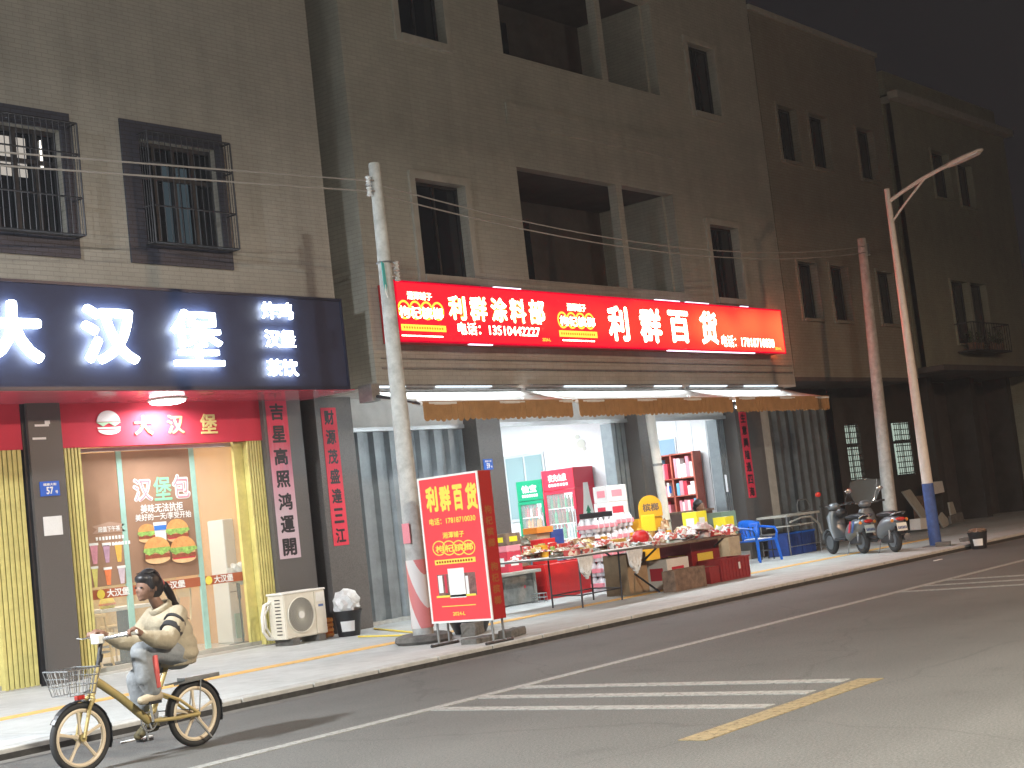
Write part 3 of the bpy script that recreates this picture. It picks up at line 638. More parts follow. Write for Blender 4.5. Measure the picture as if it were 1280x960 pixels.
# rooms
bx('floor', 'floor_in', B2, 21.0, 31.0, 18.45, 24, .2, .3)
bx('partition', 'white', B2, 26.42, 26.55, 18.41, 24, .3, 3.97); bx('partition', 'white', B2, 30.9, 31.05, 18.41, 24, .3, 3.97)
bx('partition', 'white', B2, 20.9, 21.02, 18.41, 24, .3, 3.97)
bx('back_wall', 'white', B2, 20.9, 31.05, 24, 24.1, .3, 3.97); bx('ceiling', 'white', B2, 21.02, 30.9, 18.41, 24, 3.90, 3.97)
w = bx('inner_window', 'alu', B2, 26.385, 26.418, 20.78, 21.95, 1.55, 3.08)
for a, b in ((20.84,21.33),(21.39,21.9)): bx('pane', mat('grey_blue_pane', (.25,.36,.38), .2), w, 26.375, 26.384, a, b, 1.62, 3.02)
q = MB(); mp = LEFT(26.41); ell(q, -19.7, 3.12, .12, .10, mp, .004); ell(q, -19.78, 3.28, .06, .05, mp, .004); ell(q, -19.62, 3.0, .05, .05, mp, .004); tag(q.build('wall_sticker', mat('grey_print', (.55,.58,.52), .6)), 'pale printed stickers on the white wall above the red fridge', 'sticker')
for k in range(4):
    bx('wall_seam', 'alu', B2, 30.885, 30.899, 18.8+.42*k, 18.815+.42*k, .3, 3.9)
w = bx('inner_window', 'alu', B2, 30.86, 30.898, onx(847,565,30.9)[0], onx(823,565,30.9)[0], 2.72, 3.2)
bx('pane', mat('grey_blue_pane', (.25,.38,.50), .2), w, 30.85, 30.859, onx(847,565,30.9)[0]+.04, onx(823,565,30.9)[0]-.04, 2.76, 3.16)
plate(20.79, 21.05, 2.58, 2.78, 17.8, '59', 'small blue house number plate 59 on the pillar behind the red standing sign')
couplet('c', '生意興隆通四海', 0,0,0,0, 17.8, .34, 'red couplet strip hanging right of the shelves, left of the dark shutter', 'red_paper', 30.10, 1.50, 3.52)
couplet('c', '财源廣進', 0,0,0,0, 17.8, .16, 'narrow pink couplet strip on the pillar behind the white drainpipe', 'pink', 26.36, 2.25, 3.5)
p0 = (808,528); X = ony(808,528,17.6)[0]
dp = thing('drainpipe', 'white plastic drainpipe standing between the two lit shop openings', 'pipe', (26.35,17.6,SW))
a = ony(813,530,17.55); b = ony(833,640,17.55); MB().cyl((a[0],17.55,3.95),(b[0],17.55,SW),.10,n=14).build('pipe', 'white_pl', dp, smooth=True)
q = MB()
for z in (1.2, 2.4, 3.5): q.cyl((a[0]+(b[0]-a[0])*(3.95-z)/3.85,17.55,z),(a[0]+(b[0]-a[0])*(3.95-z)/3.85,17.55,z+.05),.115,n=14)
q.build('bracket', 'steel', dp)
bx('blue_label', 'blue_pl', dp, 26.30, 26.36, 17.43, 17.449, 1.8, 1.95)
light('shop_room_light', 'AREA', (23.6, 21.0, 3.85), 320, (.90,.96,1), 2.4, 3.0)
light('shop_room_light', 'AREA', (28.7, 20.6, 3.85), 200, (.90,.96,1), 2.0, 2.6)
# ------------------------------------------------------------------ red lit sign
def red_light_mat():
    m = bpy.data.materials.new('backlit_red_vinyl'); m.use_nodes = True; nt = m.node_tree; N = nt.nodes; L = nt.links; N.remove(N['Principled BSDF'])
    tc = N.new('ShaderNodeTexCoord'); sp = N.new('ShaderNodeSeparateXYZ'); L.new(tc.outputs['Object'], sp.inputs[0])
    r = N.new('ShaderNodeMapRange'); r.inputs[1].default_value = 2.; r.inputs[2].default_value = 12.8; L.new(sp.outputs[0], r.inputs[0])
    n = N.new('ShaderNodeTexNoise'); n.inputs['Scale'].default_value = .9; n.inputs['Detail'].default_value = 1; L.new(tc.outputs['Object'], n.inputs['Vector'])
    a = N.new('ShaderNodeMath'); a.operation = 'MULTIPLY_ADD'; a.inputs[1].default_value = .7; L.new(n.outputs['Fac'], a.inputs[0]); 
    s = N.new('ShaderNodeMath'); s.operation = 'SUBTRACT'; s.inputs[1].default_value = .35; L.new(r.outputs[0], s.inputs[0]); L.new(s.outputs[0], a.inputs[2])
    # darker towards top/bottom edge (tubes run through the middle of the box)
    z = N.new('ShaderNodeMath'); z.operation = 'SUBTRACT'; z.inputs[1].default_value = .49; L.new(sp.outputs[2], z.inputs[0])
    zz = N.new('ShaderNodeMath'); zz.operation = 'POWER'; zz.inputs[1].default_value = 2
    za = N.new('ShaderNodeMath'); za.operation = 'ABSOLUTE'; L.new(z.outputs[0], za.inputs[0]); L.new(za.outputs[0], zz.inputs[0])
    zm = N.new('ShaderNodeMath'); zm.operation = 'MULTIPLY_ADD'; zm.inputs[1].default_value = -1.9; L.new(zz.outputs[0], zm.inputs[0]); L.new(a.outputs[0], zm.inputs[2])
    c = N.new('ShaderNodeValToRGB'); e = c.color_ramp.elements; e[0].position = .0; e[0].color = (.75,.0030,.0055,1); e[1].position = 1.; e[1].color = (1.0,.034,.012,1)
    k = e.new(.45); k.color = (.9,.010,.006,1)
    L.new(zm.outputs[0], c.inputs[0]); em = N.new('ShaderNodeEmission'); em.inputs[1].default_value = 6.0; L.new(c.outputs[0], em.inputs[0]); L.new(em.outputs[0], N['Material Output'].inputs[0]); return m
M['red_light'] = red_light_mat(); M['y_light'] = emat('backlit_yellow', (1.0,.62,.06), 1.6); M['w_light'] = emat('backlit_white', (1.0,.93,.62), 5); M['edge_light'] = emat('led_edge_light', (.85,.80,1), 2.2)
YS = 16.35; sx0 = ony(492,352,YS)[0]; sx1 = ony(979,415,YS)[0]; sz0, sz1 = ony(981,441.5,YS)[1], ony(976,388,YS)[1]
RS = thing('shop_sign', 'long red backlit sign with white and yellow characters and phone numbers over the grocery', 'sign', (sx0, YS, sz0))
o = bx('face', 'red_light', RS, sx0+.03, sx1-.03, YS, YS+.02, sz0+.02, sz1-.02)
bx('light_box', 'sign_side', RS, sx0+.01, sx1-.01, YS+.022, Y2-.022, sz0+.01, sz1-.01)
bx('end_cap', emat('end_cap_glow', (1,.16,.05), 9), RS, sx1-.008, sx1+.01, YS+.03, Y2-.03, sz0+.03, sz1-.03)  # unseen glowing end, added to throw red light on the leaning pole
g = MB(); g.box(sx0,sx1,YS-.012,YS+.02,sz0-.015,sz0+.018); g.box(sx0,sx1,YS-.012,YS+.02,sz1-.018,sz1+.012); g.box(sx0,sx0+.03,YS-.012,YS+.02,sz0+.018,sz1-.018); g.box(sx1-.03,sx1,YS-.012,YS+.02,sz0+.018,sz1-.018)
g.build('rim', emat('red_rim', (.75,.0,.03), .8), RS)
mp = FRONT(YS-.004)
def S(*a): return pr(*a, YS)
wl, yl, ye = 'w_light', 'y_light', emat('orange_print', (.85,.35,.03), .8)
def run(m_, s, a, off, d, base=0.): g_ = MB(); write(g_, s, *a, mp, off, d, base); g_.build('lettering' if len(s) > 1 else 'character', m_, RS)
for s, (a0,b0,a1,b1) in zip('利群涂料部', ((558.5,369,581.5,399.5),(585,370,608,401),(611.5,371.5,633,402),(635,373,656.5,403.5),(659,374,680,405))):
    a = S(a0,b0,a1,b1); run(yl, s, a, .06, .004); run(wl, s, a, .025, .004, .004)
for s, (a0,b0,a1,b1) in zip('利群百货', ((757,381.5,785,426),(796.5,384.5,826,428),(833,387.5,861,428),(872,388,896,430))):
    a = S(a0,b0,a1,b1); run(wl, s, a, .038, .004, .004)
run(wl, '电话：13510442227', S(571,402.5,674,418), .018, .004); run(wl, '电话：17818710030', S(900.7,418.5,967,433.5), .018, .004)
run(yl, '2024-L', S(677.5,422.5,688,426.5), .02, .004); run(yl, '2024-L', S(968.5,434,976.5,437.3), .02, .004)
def logo(cx, cy, dx, dy, r, tx, bar, ln, top):
    c0 = S(cx,cy,cx+dx*3,cy)[0]; c1 = ony(cx+dx*3, cy+dy*3, YS)[0]; z = ony(cx, cy, YS)[1]; rr = abs(ony(cx, cy-r, YS)[1]-z); ru = (c1-c0)/3*.56
    for i in range(4): g_ = MB(); annulus(g_, c0+(c1-c0)*i/3, z, ru, rr, .035, mp, .004, .0005*i); g_.build('logo_ring', yl, RS)
    run(wl, '枸杞槟榔', S(*tx), .02, .004, .004); a = S(*bar); g_ = MB(); rect(g_, *a, mp, .004); g_.build('logo_bar', yl, RS)
    n = 16; g_ = MB()
    for i in range(n): rect(g_, a[0]+.05+(a[1]-a[0]-.1)*i/n, a[0]+.05+(a[1]-a[0]-.1)*(i+.62)/n, a[2]+(a[3]-a[2])*.32, a[2]+(a[3]-a[2])*.68, mp, .003, .005)
    g_.build('fine_print', ye, RS)
    a = S(*ln); g_ = MB(); rect(g_, a[0], a[1], a[2], a[3], mp, .003); g_.build('logo_line', wl, RS); run(yl, '湘潭铺子', S(*top), .05, .004); run(wl, '湘潭铺子', S(*top), .015, .004, .004)
logo(505, 387, 14, .9, 12, (497.5,382,553,397), (501,405,557,413), (502,418.5,553.5,420), (507.5,364,539,374))
logo(703, 400, 11.2, .7, 10.5, (698.5,394.5,743,407), (698.5,412.8,746,420.7), (703,424.3,743,426), (707.5,379,731.5,388.5))
for p0, p1, top in ((622,655,1),(822,852,1),(860,888,1),(928,937,1),(583,612,0),(830,938,0)):
    z = sz1+.012 if top else sz0-.03; a = ony(p0, 400, YS)[0]; b = ony(p1, 400, YS)[0]; bx('led_strip', 'edge_light', RS, a, b, YS-.014, YS+.03, z, z+.018)  # tube light leaking at the sign edges, drawn as glowing bars
# ------------------------------------------------------------------ awnings
def awning(pL, pR, label, Yf=15.55, zf=3.56, zb=3.90):
    x0, x1 = ony(pL, 506, Yf)[0], ony(pR, 500, Yf)[0]; t = thing('awning', label, 'awning', ((x0+x1)/2, Y2, zf), group='retractable awnings over the grocery front')
    g = MB(); n, m_ = 26, 10; V = []
    for j in range(m_+1):
        row = []; f = j/m_; y = Y2-.06+(Yf-Y2+.06)*f
        for i in range(n+1):
            u = i/n; x = x0+(x1-x0)*u; sag = .20*math.sin(math.pi*f)*(math.sin(math.pi*u)**.5)+.01*math.sin(u*37+f*5)*math.sin(math.pi*f)
            row.append(g.bm.verts.new((x, y, zb+(zf-zb)*f-sag)))
        V.append(row)
    for j in range(m_):
        for i in range(n): g.bm.faces.new([V[j][i], V[j][i+1], V[j+1][i+1], V[j+1][i]])
    def mods(o): s = o.modifiers.new('Solidify','SOLIDIFY'); s.thickness = .006
    g.build('canopy', 'awning_in', t, smooth=True, mods=mods)
    bx('canopy_edge', 'awning', t, x0, x1, Yf-.02, Yf+.20, zf+.012, zf+.03)
    g = MB(); n = int((x1-x0)/.13); zb2 = zf-.27   # scalloped valance
    for i in range(n):
        a = x0+(x1-x0)*i/n; b = x0+(x1-x0)*(i+1)/n; j0 = .012*math.sin(i*1.7)
        pts = [(a,0,zf+.012),(b,0,zf+.012),(b,0,zb2+.02),((a*.25+b*.75),0,zb2-.012+j0),((a*.5+b*.5),0,zb2-.02+j0),((a*.75+b*.25),0,zb2-.012+j0),(a,0,zb2+.02)]
        g.prism([(p[0], Yf-.035+.02*math.sin(i*.5), p[2]) for p in pts], (0,.012,0))
    g.build('valance', 'awning', t)
    MB().cyl((x0-.02,Yf+.0,zf-.005),(x1+.02,Yf,zf-.005),.03,n=10).build('front_bar', 'white_pl', t)
    q = MB()
    for x in (x0+.05, x1-.05): q.tube([(x,Y2-.05,zb-.1),(x+(.5 if x < (x0+x1)/2 else -.5),(Y2+Yf)/2,zb-.22),(x,Yf+.03,zf-.03)], .022, 6)
    q.build('folding_arm', 'white_pl', t)
    MB().cyl((x0,Y2-.09,zb+.03),(x1,Y2-.09,zb+.02),.028,n=10).build('roller', 'steel', t)
    return t, x0, x1
aw = [awning(527,714,'leftmost orange brown awning, beside the concrete pole'), awning(722,914,'middle orange brown awning over the fridges'), awning(919,1035,'rightmost orange brown awning over the third couplet')]
br = thing('awning_bracket', 'rusty wall bracket and arm left of the leftmost awning by the concrete pole', 'bracket', (17.0,16.7,3.8))
a = ony(456,488,16.6); q = MB(); q.box(a[0],a[0]+.18,16.45,16.745,3.72,4.0); q.build('mount', 'steel', br); MB().tube([(a[0]+.1,16.5,3.80),(a[0]+.2,16.0,3.68),(ony(530,508,15.5)[0],15.55,3.55)],.025,6).build('arm', 'steel_d', br)
for i, (x0, x1, pw) in enumerate(((17.4,20.9,100),(21.7,25.2,110),(26.6,29.6,85))):
    nseg = 5
    t = thing('led_strip_light', ['white strip light at the foot of the wall above the leftmost awning','white strip light at the foot of the wall above the middle awning','white strip light at the foot of the wall above the rightmost awning'][i], 'strip light', ((x0+x1)/2,16.62,3.98))
    ax, bx1_ = aw[i][1]+.1, aw[i][2]-.1
    if i == 2: bx1_ = 30.0
    bx('housing', 'steel', t, ax, bx1_, 16.60, 16.66, 3.985, 4.01)
    for k in range(nseg):
        if (k+i) % 3 != 1: bx('diffuser', 'tube2', t, ax+(bx1_-ax)*k/nseg+.02, ax+(bx1_-ax)*(k+1)/nseg-.02, 16.602, 16.655, 3.962, 3.984)
    light('strip_beam', 'AREA', ((ax+bx1_)/2,16.58,3.955), 13, (.90,.97,1), bx1_-ax, .05, rot=(R(-30),0,0))
    t = thing('tube_light', ['white tube light hanging behind the front cloth of the leftmost awning','white tube light hanging behind the front cloth of the middle awning','white tube light hanging behind the front cloth of the rightmost awning'][i], 'tube light', ((x0+x1)/2,15.85,3.4))  # tubes added out of sight to brighten canopy and pavement
    for k in range(2):
        xa = x0+(x1-x0)*k/2+.15; xb = x0+(x1-x0)*(k+1)/2-.15
        MB().cyl((xa,15.85,3.41),(xb,15.85,3.41),.022,n=10).build('tube', 'tube', t); bx('batten', 'white_pl', t, xa-.04, xb+.04, 15.835, 15.865, 3.435, 3.46)
        for xx in (xa+.1, xb-.1): MB().cyl((xx,15.85,3.46),(xx,15.7,3.57),.005,n=5).build('hanger', 'steel', t)
    light('tube_beam', 'AREA', ((x0+x1)/2,15.85,3.37), pw, (.88,.96,1), x1-x0-.3, .08); light('tube_beam', 'AREA', ((x0+x1)/2,15.87,3.47), pw*.35, (.88,.96,1), x1-x0-.3, .05, rot=(R(150),0,0))
# ------------------------------------------------------------------ dark shutter and building 3
B3 = thing('house', 'brown tiled house with narrow dark windows right of the long red sign', 'building', (31.12, Y2, 0))
w3 = [(31.9,32.85,9.53,10.9),(33.5,34.5,9.53,10.93),(36.15,37.15,9.53,10.93),(31.9,32.85,5.63,7.02),(33.55,34.5,5.63,7.03),(36.2,37.2,5.63,7.03)]
wall(31.12, 38.0, 4.2, 13.15, Y2, w3, .22).build('wall', 'tile_b3', B3)
for w in w3: window_dark(B3, *w, Y2, .18, .07, 'tile_b3')
bx('coping', 'trim', B3, 31.12, 38.05, Y2-.06, Y2+.2, 13.15, 13.27); bx('side_wall', 'tile_b3', B3, 37.8, 37.997, Y2+.003, 25, 4.2, 13.14); bx('roof', 'trim', B3, 31.12, 37.8, Y2+.2, 25, 12.6, 12.7)
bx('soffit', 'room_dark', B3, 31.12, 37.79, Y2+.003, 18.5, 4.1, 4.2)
bx('pillar', 'trim', B3, 31.14, 31.52, 17.82, 18.5, SW, 4.1)
corrug(31.75, 35.2, SW+.02, 3.9, 18.2, .42, .12).build('shutter', 'gate_dark', B3); bx('shutter_box', 'steel_d', B3, 31.53, 35.2, 18.1, 18.6, 3.9, 4.1)
lw = [(35.62,36.62,1.62,3.14),(38.5-.05,39.62,1.62,3.14)]
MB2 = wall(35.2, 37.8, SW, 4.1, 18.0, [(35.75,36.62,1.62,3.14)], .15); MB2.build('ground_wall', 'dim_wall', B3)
def lit_window(root, x0, x1, z0, z1, Y, s):
    w = bx('window', 'steel_d', root, x0, x1, Y+.10, Y+.12, z0, z1)
    m = emat('curtained_light', (.42,.52,.44), s)
    g = MB(); zt = z0+(z1-z0)*.62
    for a, b in ((z0+.04, zt-.04), (zt+.04, z1-.04)):
        for k in range(2):
            xx = x0+.04+k*(x1-x0)/2; g.box(xx, xx+(x1-x0)/2-.08, Y+.08, Y+.098, a, b)
    g.build('pane', m, w)
    g = MB()
    for i in range(8): x = x0+(x1-x0)*(i+.5)/8; g.cyl((x,Y+.03,z0),(x,Y+.03,z1),.011,n=5)
    for i in range(10): z = z0+(z1-z0)*(i+.5)/10; g.cyl((x0,Y+.03,z),(x1,Y+.03,z),.013,n=5)
    g.build('grille', 'steel_d', w)
lit_window(B3, 35.75, 36.62, 1.62, 3.14, 18.0, .75)
# ------------------------------------------------------------------ building 4 and 5
B4 = thing('house', 'olive tiled house with a roof cornice and plant balcony behind the street lamp', 'building', (38.7, Y2, 0))
w4 = [(40.9,42.1,9.5,10.9),(42.7,43.8,9.4,10.75),(41.0,42.25,5.2,7.05),(42.4,43.6,5.2,7.05)]
wall(38.6, 47.0, 4.5, 12.2, Y2, w4, .22).build('wall', 'tile_b4', B4)
for w in w4: window_dark(B4, *w, Y2, .18, .05, 'tile_b4', mull=1)
bx('cornice', 'trim', B4, 38.5, 47.1, Y2-.30, Y2-.003, 12.05, 12.25); bx('parapet', 'tile_b4', B4, 38.7, 46.9, Y2+.15, Y2+.35, 12.26, 12.95); bx('roof', 'trim', B4, 38.7, 47, Y2+.003, 26, 12.0, 12.2)
bx('side_wall', 'tile_b4', B4, 46.8, 46.997, Y2+.003, 26, SW, 12.0); bx('side_wall', 'tile_b4', B4, 38.603, 38.8, Y2+.22, 26, 4.5, 12.0)
g = MB(); x0, x1, z0, z1 = 40.9, 43.75, 4.95, 5.75
for z in (z0, z1): g.tube([(x0,Y2,z),(x0,Y2-.5,z),(x1,Y2-.5,z),(x1,Y2,z)], .02, 5)
for i in range(16): x = x0+(x1-x0)*i/15; g.cyl((x,Y2-.5,z0),(x,Y2-.5,z1),.012,n=5)
g.box(x0, x1, Y2-.5, Y2-.01, z0-.03, z0)
g.build('balcony_cage', 'steel_d', B4)
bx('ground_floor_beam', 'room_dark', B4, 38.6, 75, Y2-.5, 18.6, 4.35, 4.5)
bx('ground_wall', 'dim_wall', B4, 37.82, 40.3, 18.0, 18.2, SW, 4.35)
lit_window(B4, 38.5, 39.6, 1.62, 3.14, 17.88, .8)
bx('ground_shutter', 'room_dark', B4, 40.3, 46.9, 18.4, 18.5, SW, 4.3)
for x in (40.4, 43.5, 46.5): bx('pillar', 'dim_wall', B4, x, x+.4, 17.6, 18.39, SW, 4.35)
for i, x in enumerate((41.3, 41.9, 42.9, 43.4)):
    p = thing('potted_plant', 'small dark potted plant in the balcony cage of the olive house', 'potted plant', (x, Y2-.28, 4.95), group='potted plants in the balcony cage')
    MB().lathe([(.09,0),(.13,.22),(.14,.24)], (x,Y2-.28,4.95), 12).build('pot', 'card_d', p)
    g = MB()
    for k in range(60):
        a = random.uniform(0,6.28); e = random.uniform(.1,1.4); l = random.uniform(.15,.42); b = Vector((x,Y2-.28,5.17)); d = Vector((math.cos(a)*math.cos(e), math.sin(a)*math.cos(e)*.6, math.sin(e)))
        tip = b+d*l; s = d.cross(Vector((0,0,1))).normalized()*.03; g.face([tip-d*.09, tip-d*.04+s, tip, tip-d*.04-s])
    g.build('foliage', 'foliage', p) if 'foliage' in M else g.build('foliage', M.setdefault('foliage', mat('plant_leaves', (.05,.08,.03), .7, var=.3, scale=8)), p)
B5 = thing('low_building', 'low dark building at the far right edge beyond the olive house', 'building', (47.1, 17.2, 0))
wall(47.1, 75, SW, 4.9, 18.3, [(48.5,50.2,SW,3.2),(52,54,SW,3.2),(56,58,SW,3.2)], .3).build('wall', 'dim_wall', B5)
for a, b in ((48.5,50.2),(52,54),(56,58)): bx('door', 'room_dark', B5, a, b, 18.5, 18.58, SW, 3.2)
bx('roof', 'trim', B5, 47.1, 75, 18.0, 26, 4.9, 5.05)
# ================================================================== OBJECTS
def rem(v=.012, sm=4):
    def f(o):
        r = o.modifiers.new('Remesh','REMESH'); r.mode = 'VOXEL'; r.voxel_size = v; r.use_smooth_shade = True
        s = o.modifiers.new('Smooth','SMOOTH'); s.factor = .5; s.iterations = sm
    return f
def limb(mb, pts, rs, n=10):
    pts = [Vector(p) for p in pts]
    for p, r in zip(pts, rs): mb.ball(p, r, 6)
    for a, b, r, q in zip(pts, pts[1:], rs, rs[1:]): mb.cyl(a, b, r, q, n)
    return mb
# ---------------- utility poles and wires
def band_mat():
    m = bpy.data.materials.new('reflective_wrap'); m.use_nodes = True; nt = m.node_tree; N = nt.nodes; L = nt.links
    tc = N.new('ShaderNodeTexCoord'); sp = N.new('ShaderNodeSeparateXYZ'); L.new(tc.outputs['Object'], sp.inputs[0])
    a = N.new('ShaderNodeMath'); a.operation = 'MULTIPLY_ADD'; a.inputs[1].default_value = 1.15; L.new(sp.outputs[2], a.inputs[0])
    b = N.new('ShaderNodeMath'); b.operation = 'MULTIPLY'; b.inputs[1].default_value = -3.2; L.new(sp.outputs[1], b.inputs[0]); L.new(b.outputs[0], a.inputs[2])
    f = N.new('ShaderNodeMath'); f.operation = 'FRACT'; L.new(a.outputs[0], f.inputs[0])
    r = N.new('ShaderNodeValToRGB'); r.color_ramp.interpolation = 'CONSTANT'; e = r.color_ramp.elements; e[0].color = (.72,.70,.68,1); e[1].position = .5; e[1].color = (.66,.22,.22,1)
    L.new(f.outputs[0], r.inputs[0]); L.new(r.outputs[0], N['Principled BSDF'].inputs['Base Color']); N['Principled BSDF'].inputs['Roughness'].default_value = .45; return m
px_, py0 = 14.72, 13.99
UP = thing('utility_pole', 'grey concrete utility pole with red and white striped foot standing behind the red standing sign', 'utility pole', (px_, py0, SW))
MB().cyl((px_,py0,SW),(px_,py0,6.74),.145,.078,20).build('pole', 'pole', UP, smooth=True)
MB().cyl((px_,py0,.30),(px_,py0,1.22),.150,.141,20,cap=False).build('striped_wrap', band_mat(), UP, smooth=True)
bx('poster', 'pink', UP, px_-.151, px_-.140, py0-.08, py0+.05, 1.45, 1.72)
MB().lathe([(.02,0),(.36,0),(.40,.04),(.38,.10),(.30,.125),(.2,.10),(.15,.09)], (px_,py0,SW), 28).build('base_ring', 'stone', UP, smooth=True)
def insul(root, x, y, z, sgn=-1):
    g = MB(); g.lathe([(.02,-.07),(.045,-.06),(.025,-.02),(.045,0),(.025,.03),(.045,.05),(.02,.07)], (x,y,z), 12); g.build('insulator', 'porcelain', root, smooth=True)
for z in (6.48, 6.33): bx('bracket', 'steel', UP, 14.56, 14.66, 13.95, 14.03, z-.01, z+.01); insul(UP, 14.57, 13.99, z)
for z in (5.30, 5.15): bx('bracket', 'steel', UP, 14.8, 14.93, 13.95, 14.0, z-.01, z+.01); insul(UP, 14.93, 13.97, z)
MB().torus((px_,py0,5.33),(0,0,1),.105,.012,20,6).build('steel_band', 'steel', UP)
g = MB(); g.prism([(14.57,13.9,5.32),(14.62,13.9,5.30),(14.63,13.9,4.98),(14.60,13.9,4.90),(14.575,13.9,5.0)],(0,.012,0)); g.build('ribbon', mat('teal_ribbon', (.05,.38,.36), .5), UP)
MB().tube([(14.60,13.9,5.0),(14.59,13.9,4.9),(14.62,13.9,4.82)],.006,5).build('ribbon_tail', 'white_pl', UP)
a0, a1 = (32.0, 15.2), (32.35, 7.2)
U2 = thing('utility_pole', 'slightly leaning utility pole glowing orange behind the two scooters', 'utility pole', (31.92, 15.2, SW))
MB().cyl((31.88,15.2,SW),(32.35,15.2,7.28),.165,.10,20).build('pole', 'pole', U2, smooth=True)
for z in (7.1, 6.95): insul(U2, 32.52, 15.15, z)
bx('bracket', 'steel', U2, 32.40, 32.5, 15.1, 15.2, 6.9, 7.15)
def wire(label, A, B, sag, r=.011):
    n = 28; A, B = Vector(A), Vector(B); pts = [A+(B-A)*(i/n)+Vector((0,0,-4*sag*(i/n)*(1-i/n))) for i in range(n+1)]
    t = MB().tube(pts, r, 5).build('overhead_wire', 'wire', None); tag(t, label, 'wire')
wire('upper overhead wire running left from the grey concrete pole', (-16,14,5.2), (14.57,13.99,6.48), .1)
wire('lower overhead wire running left from the grey concrete pole', (-16,14,5.05), (14.57,13.99,6.33), .1)
wire('upper overhead wire sagging between the two utility poles', (14.8,13.99,6.44), (32.42,15.12,7.1), .48)
wire('lower overhead wire sagging between the two utility poles', (14.8,13.99,6.30), (32.42,15.12,6.95), .46)
# ---------------- standing sign
SX, SY0, SY1, SZ0, SZ1 = 14.10, 12.19, 13.22, .40, 2.27
SS = thing('standing_sign', 'red standing sign with yellow characters and a white rim on the pavement edge', 'sign', (14.2, 12.7, SW))
bx('side_box', 'sign_side', SS, SX+.012, SX+.26, SY0, SY1, SZ0, SZ1, bevel=.004)
bx('face', 'sign_red', SS, SX, SX+.01, SY0+.02, SY1-.02, SZ0+.02, SZ1-.02)
g = MB(); t_ = .022
g.box(SX-.008,SX+.011,SY0-.003,SY0+t_,SZ0-.003,SZ1+.003); g.box(SX-.008,SX+.011,SY1-t_,SY1+.003,SZ0-.003,SZ1+.003); g.box(SX-.008,SX+.011,SY0+t_,SY1-t_,SZ0-.003,SZ0+t_); g.box(SX-.008,SX+.011,SY0+t_,SY1-t_,SZ1-t_,SZ1+.003)
g.build('rim', 'paper', SS)
for x in (SX+.03, SX+.23):
    for y in (SY0+.05, SY1-.05): MB().cyl((x,y,SW),(x,y,SZ0+.02),.016,n=8).build('leg', 'steel', SS)
for y in (SY0+.05, SY1-.05): MB().cyl((SX-.12,y,SW+.02),(SX+.40,y,SW+.02),.02,n=8).build('foot_bar', 'steel_d', SS)
def Q(x0, y0, x1, y1):      # pixels of the zoomed sign -> rect on the face
    f = lambda x, y: onx(510+x/5.054, 590+y/5.054, SX)
    a = f(x0,y0); b = f(x0,y1); c = f(x1,(y0+y1)/2); a2 = f(x1,y0); b2 = f(x1,y1)
    return -a[0], -c[0], (b[1]+b2[1])/2-.0, (a[1]+a2[1])/2
lp = LEFT(SX)
chars('利群百货', [Q(105,92,188,256), Q(190,84,270,250), Q(275,77,347,243), Q(355,64,437,238)], lp, 'yprint', SS, .05, .004)
chars(['电话：17818710030', '湘潭铺子', '枸杞槟榔', '2024-L'], [Q(133,280,430,325), Q(218,375,357,415), Q(172,455,415,503), Q(285,882,365,906)], lp, 'yprint', SS, .03, .004, .004, 'lettering')
for i in range(4):
    a = Q(195+62*i-45, 482-2*i-48, 195+62*i+45, 482-2*i+48); g = MB(); annulus(g, (a[0]+a[1])/2, (a[2]+a[3])/2, (a[1]-a[0])/2, (a[3]-a[2])/2, .014, lp, .003, .0004*i); g.build('logo_ring', 'yprint', SS)
a = Q(168,547,428,578); g = MB(); rect(g, *a, lp, .003); b_ = g.build('logo_bar', 'yprint', SS); g = MB()
for i in range(14): rect(g, a[0]+.03+(a[1]-a[0]-.06)*i/14, a[0]+.03+(a[1]-a[0]-.06)*(i+.6)/14, a[2]+.018, a[3]-.018, lp, .002, .003)
g.build('fine_print', 'sign_side', b_)
pic = MB(); a = Q(182,640,432,785); rect(pic, a[0],a[1],a[2],a[3], lp, .002); pic = pic.build('product_picture', mat('print_dark', (.20,.10,.09), .5, var=.5, scale=14), SS)
for r_, m_ in ((Q(190,655,222,765),'paper'), (Q(362,655,385,770),'paper'), (Q(250,607,362,795),'paper'), (Q(182,775,432,788),'yprint'), (Q(228,650,248,765),'red_f')):
    g = MB(); rect(g, *r_, lp, .003, .003); g.build('picture_patch', m_, pic)
g = MB(); rect(g, *Q(215,842,430,847), lp, .002); g.build('rule_line', 'yprint', SS)
gold_d = mat('dull_gold_print', (.34,.09,.02), .5)
chars('枸杞槟榔', [(SX+.06,SX+.2,1.72-.14*i,1.83-.14*i) for i in range(4)], FRONT(SY0), gold_d, SS, .03, .003); chars('枸杞槟榔', [(SX+.06,SX+.2,1.0-.14*i,1.11-.14*i) for i in range(4)], FRONT(SY0), gold_d, SS, .03, .003)
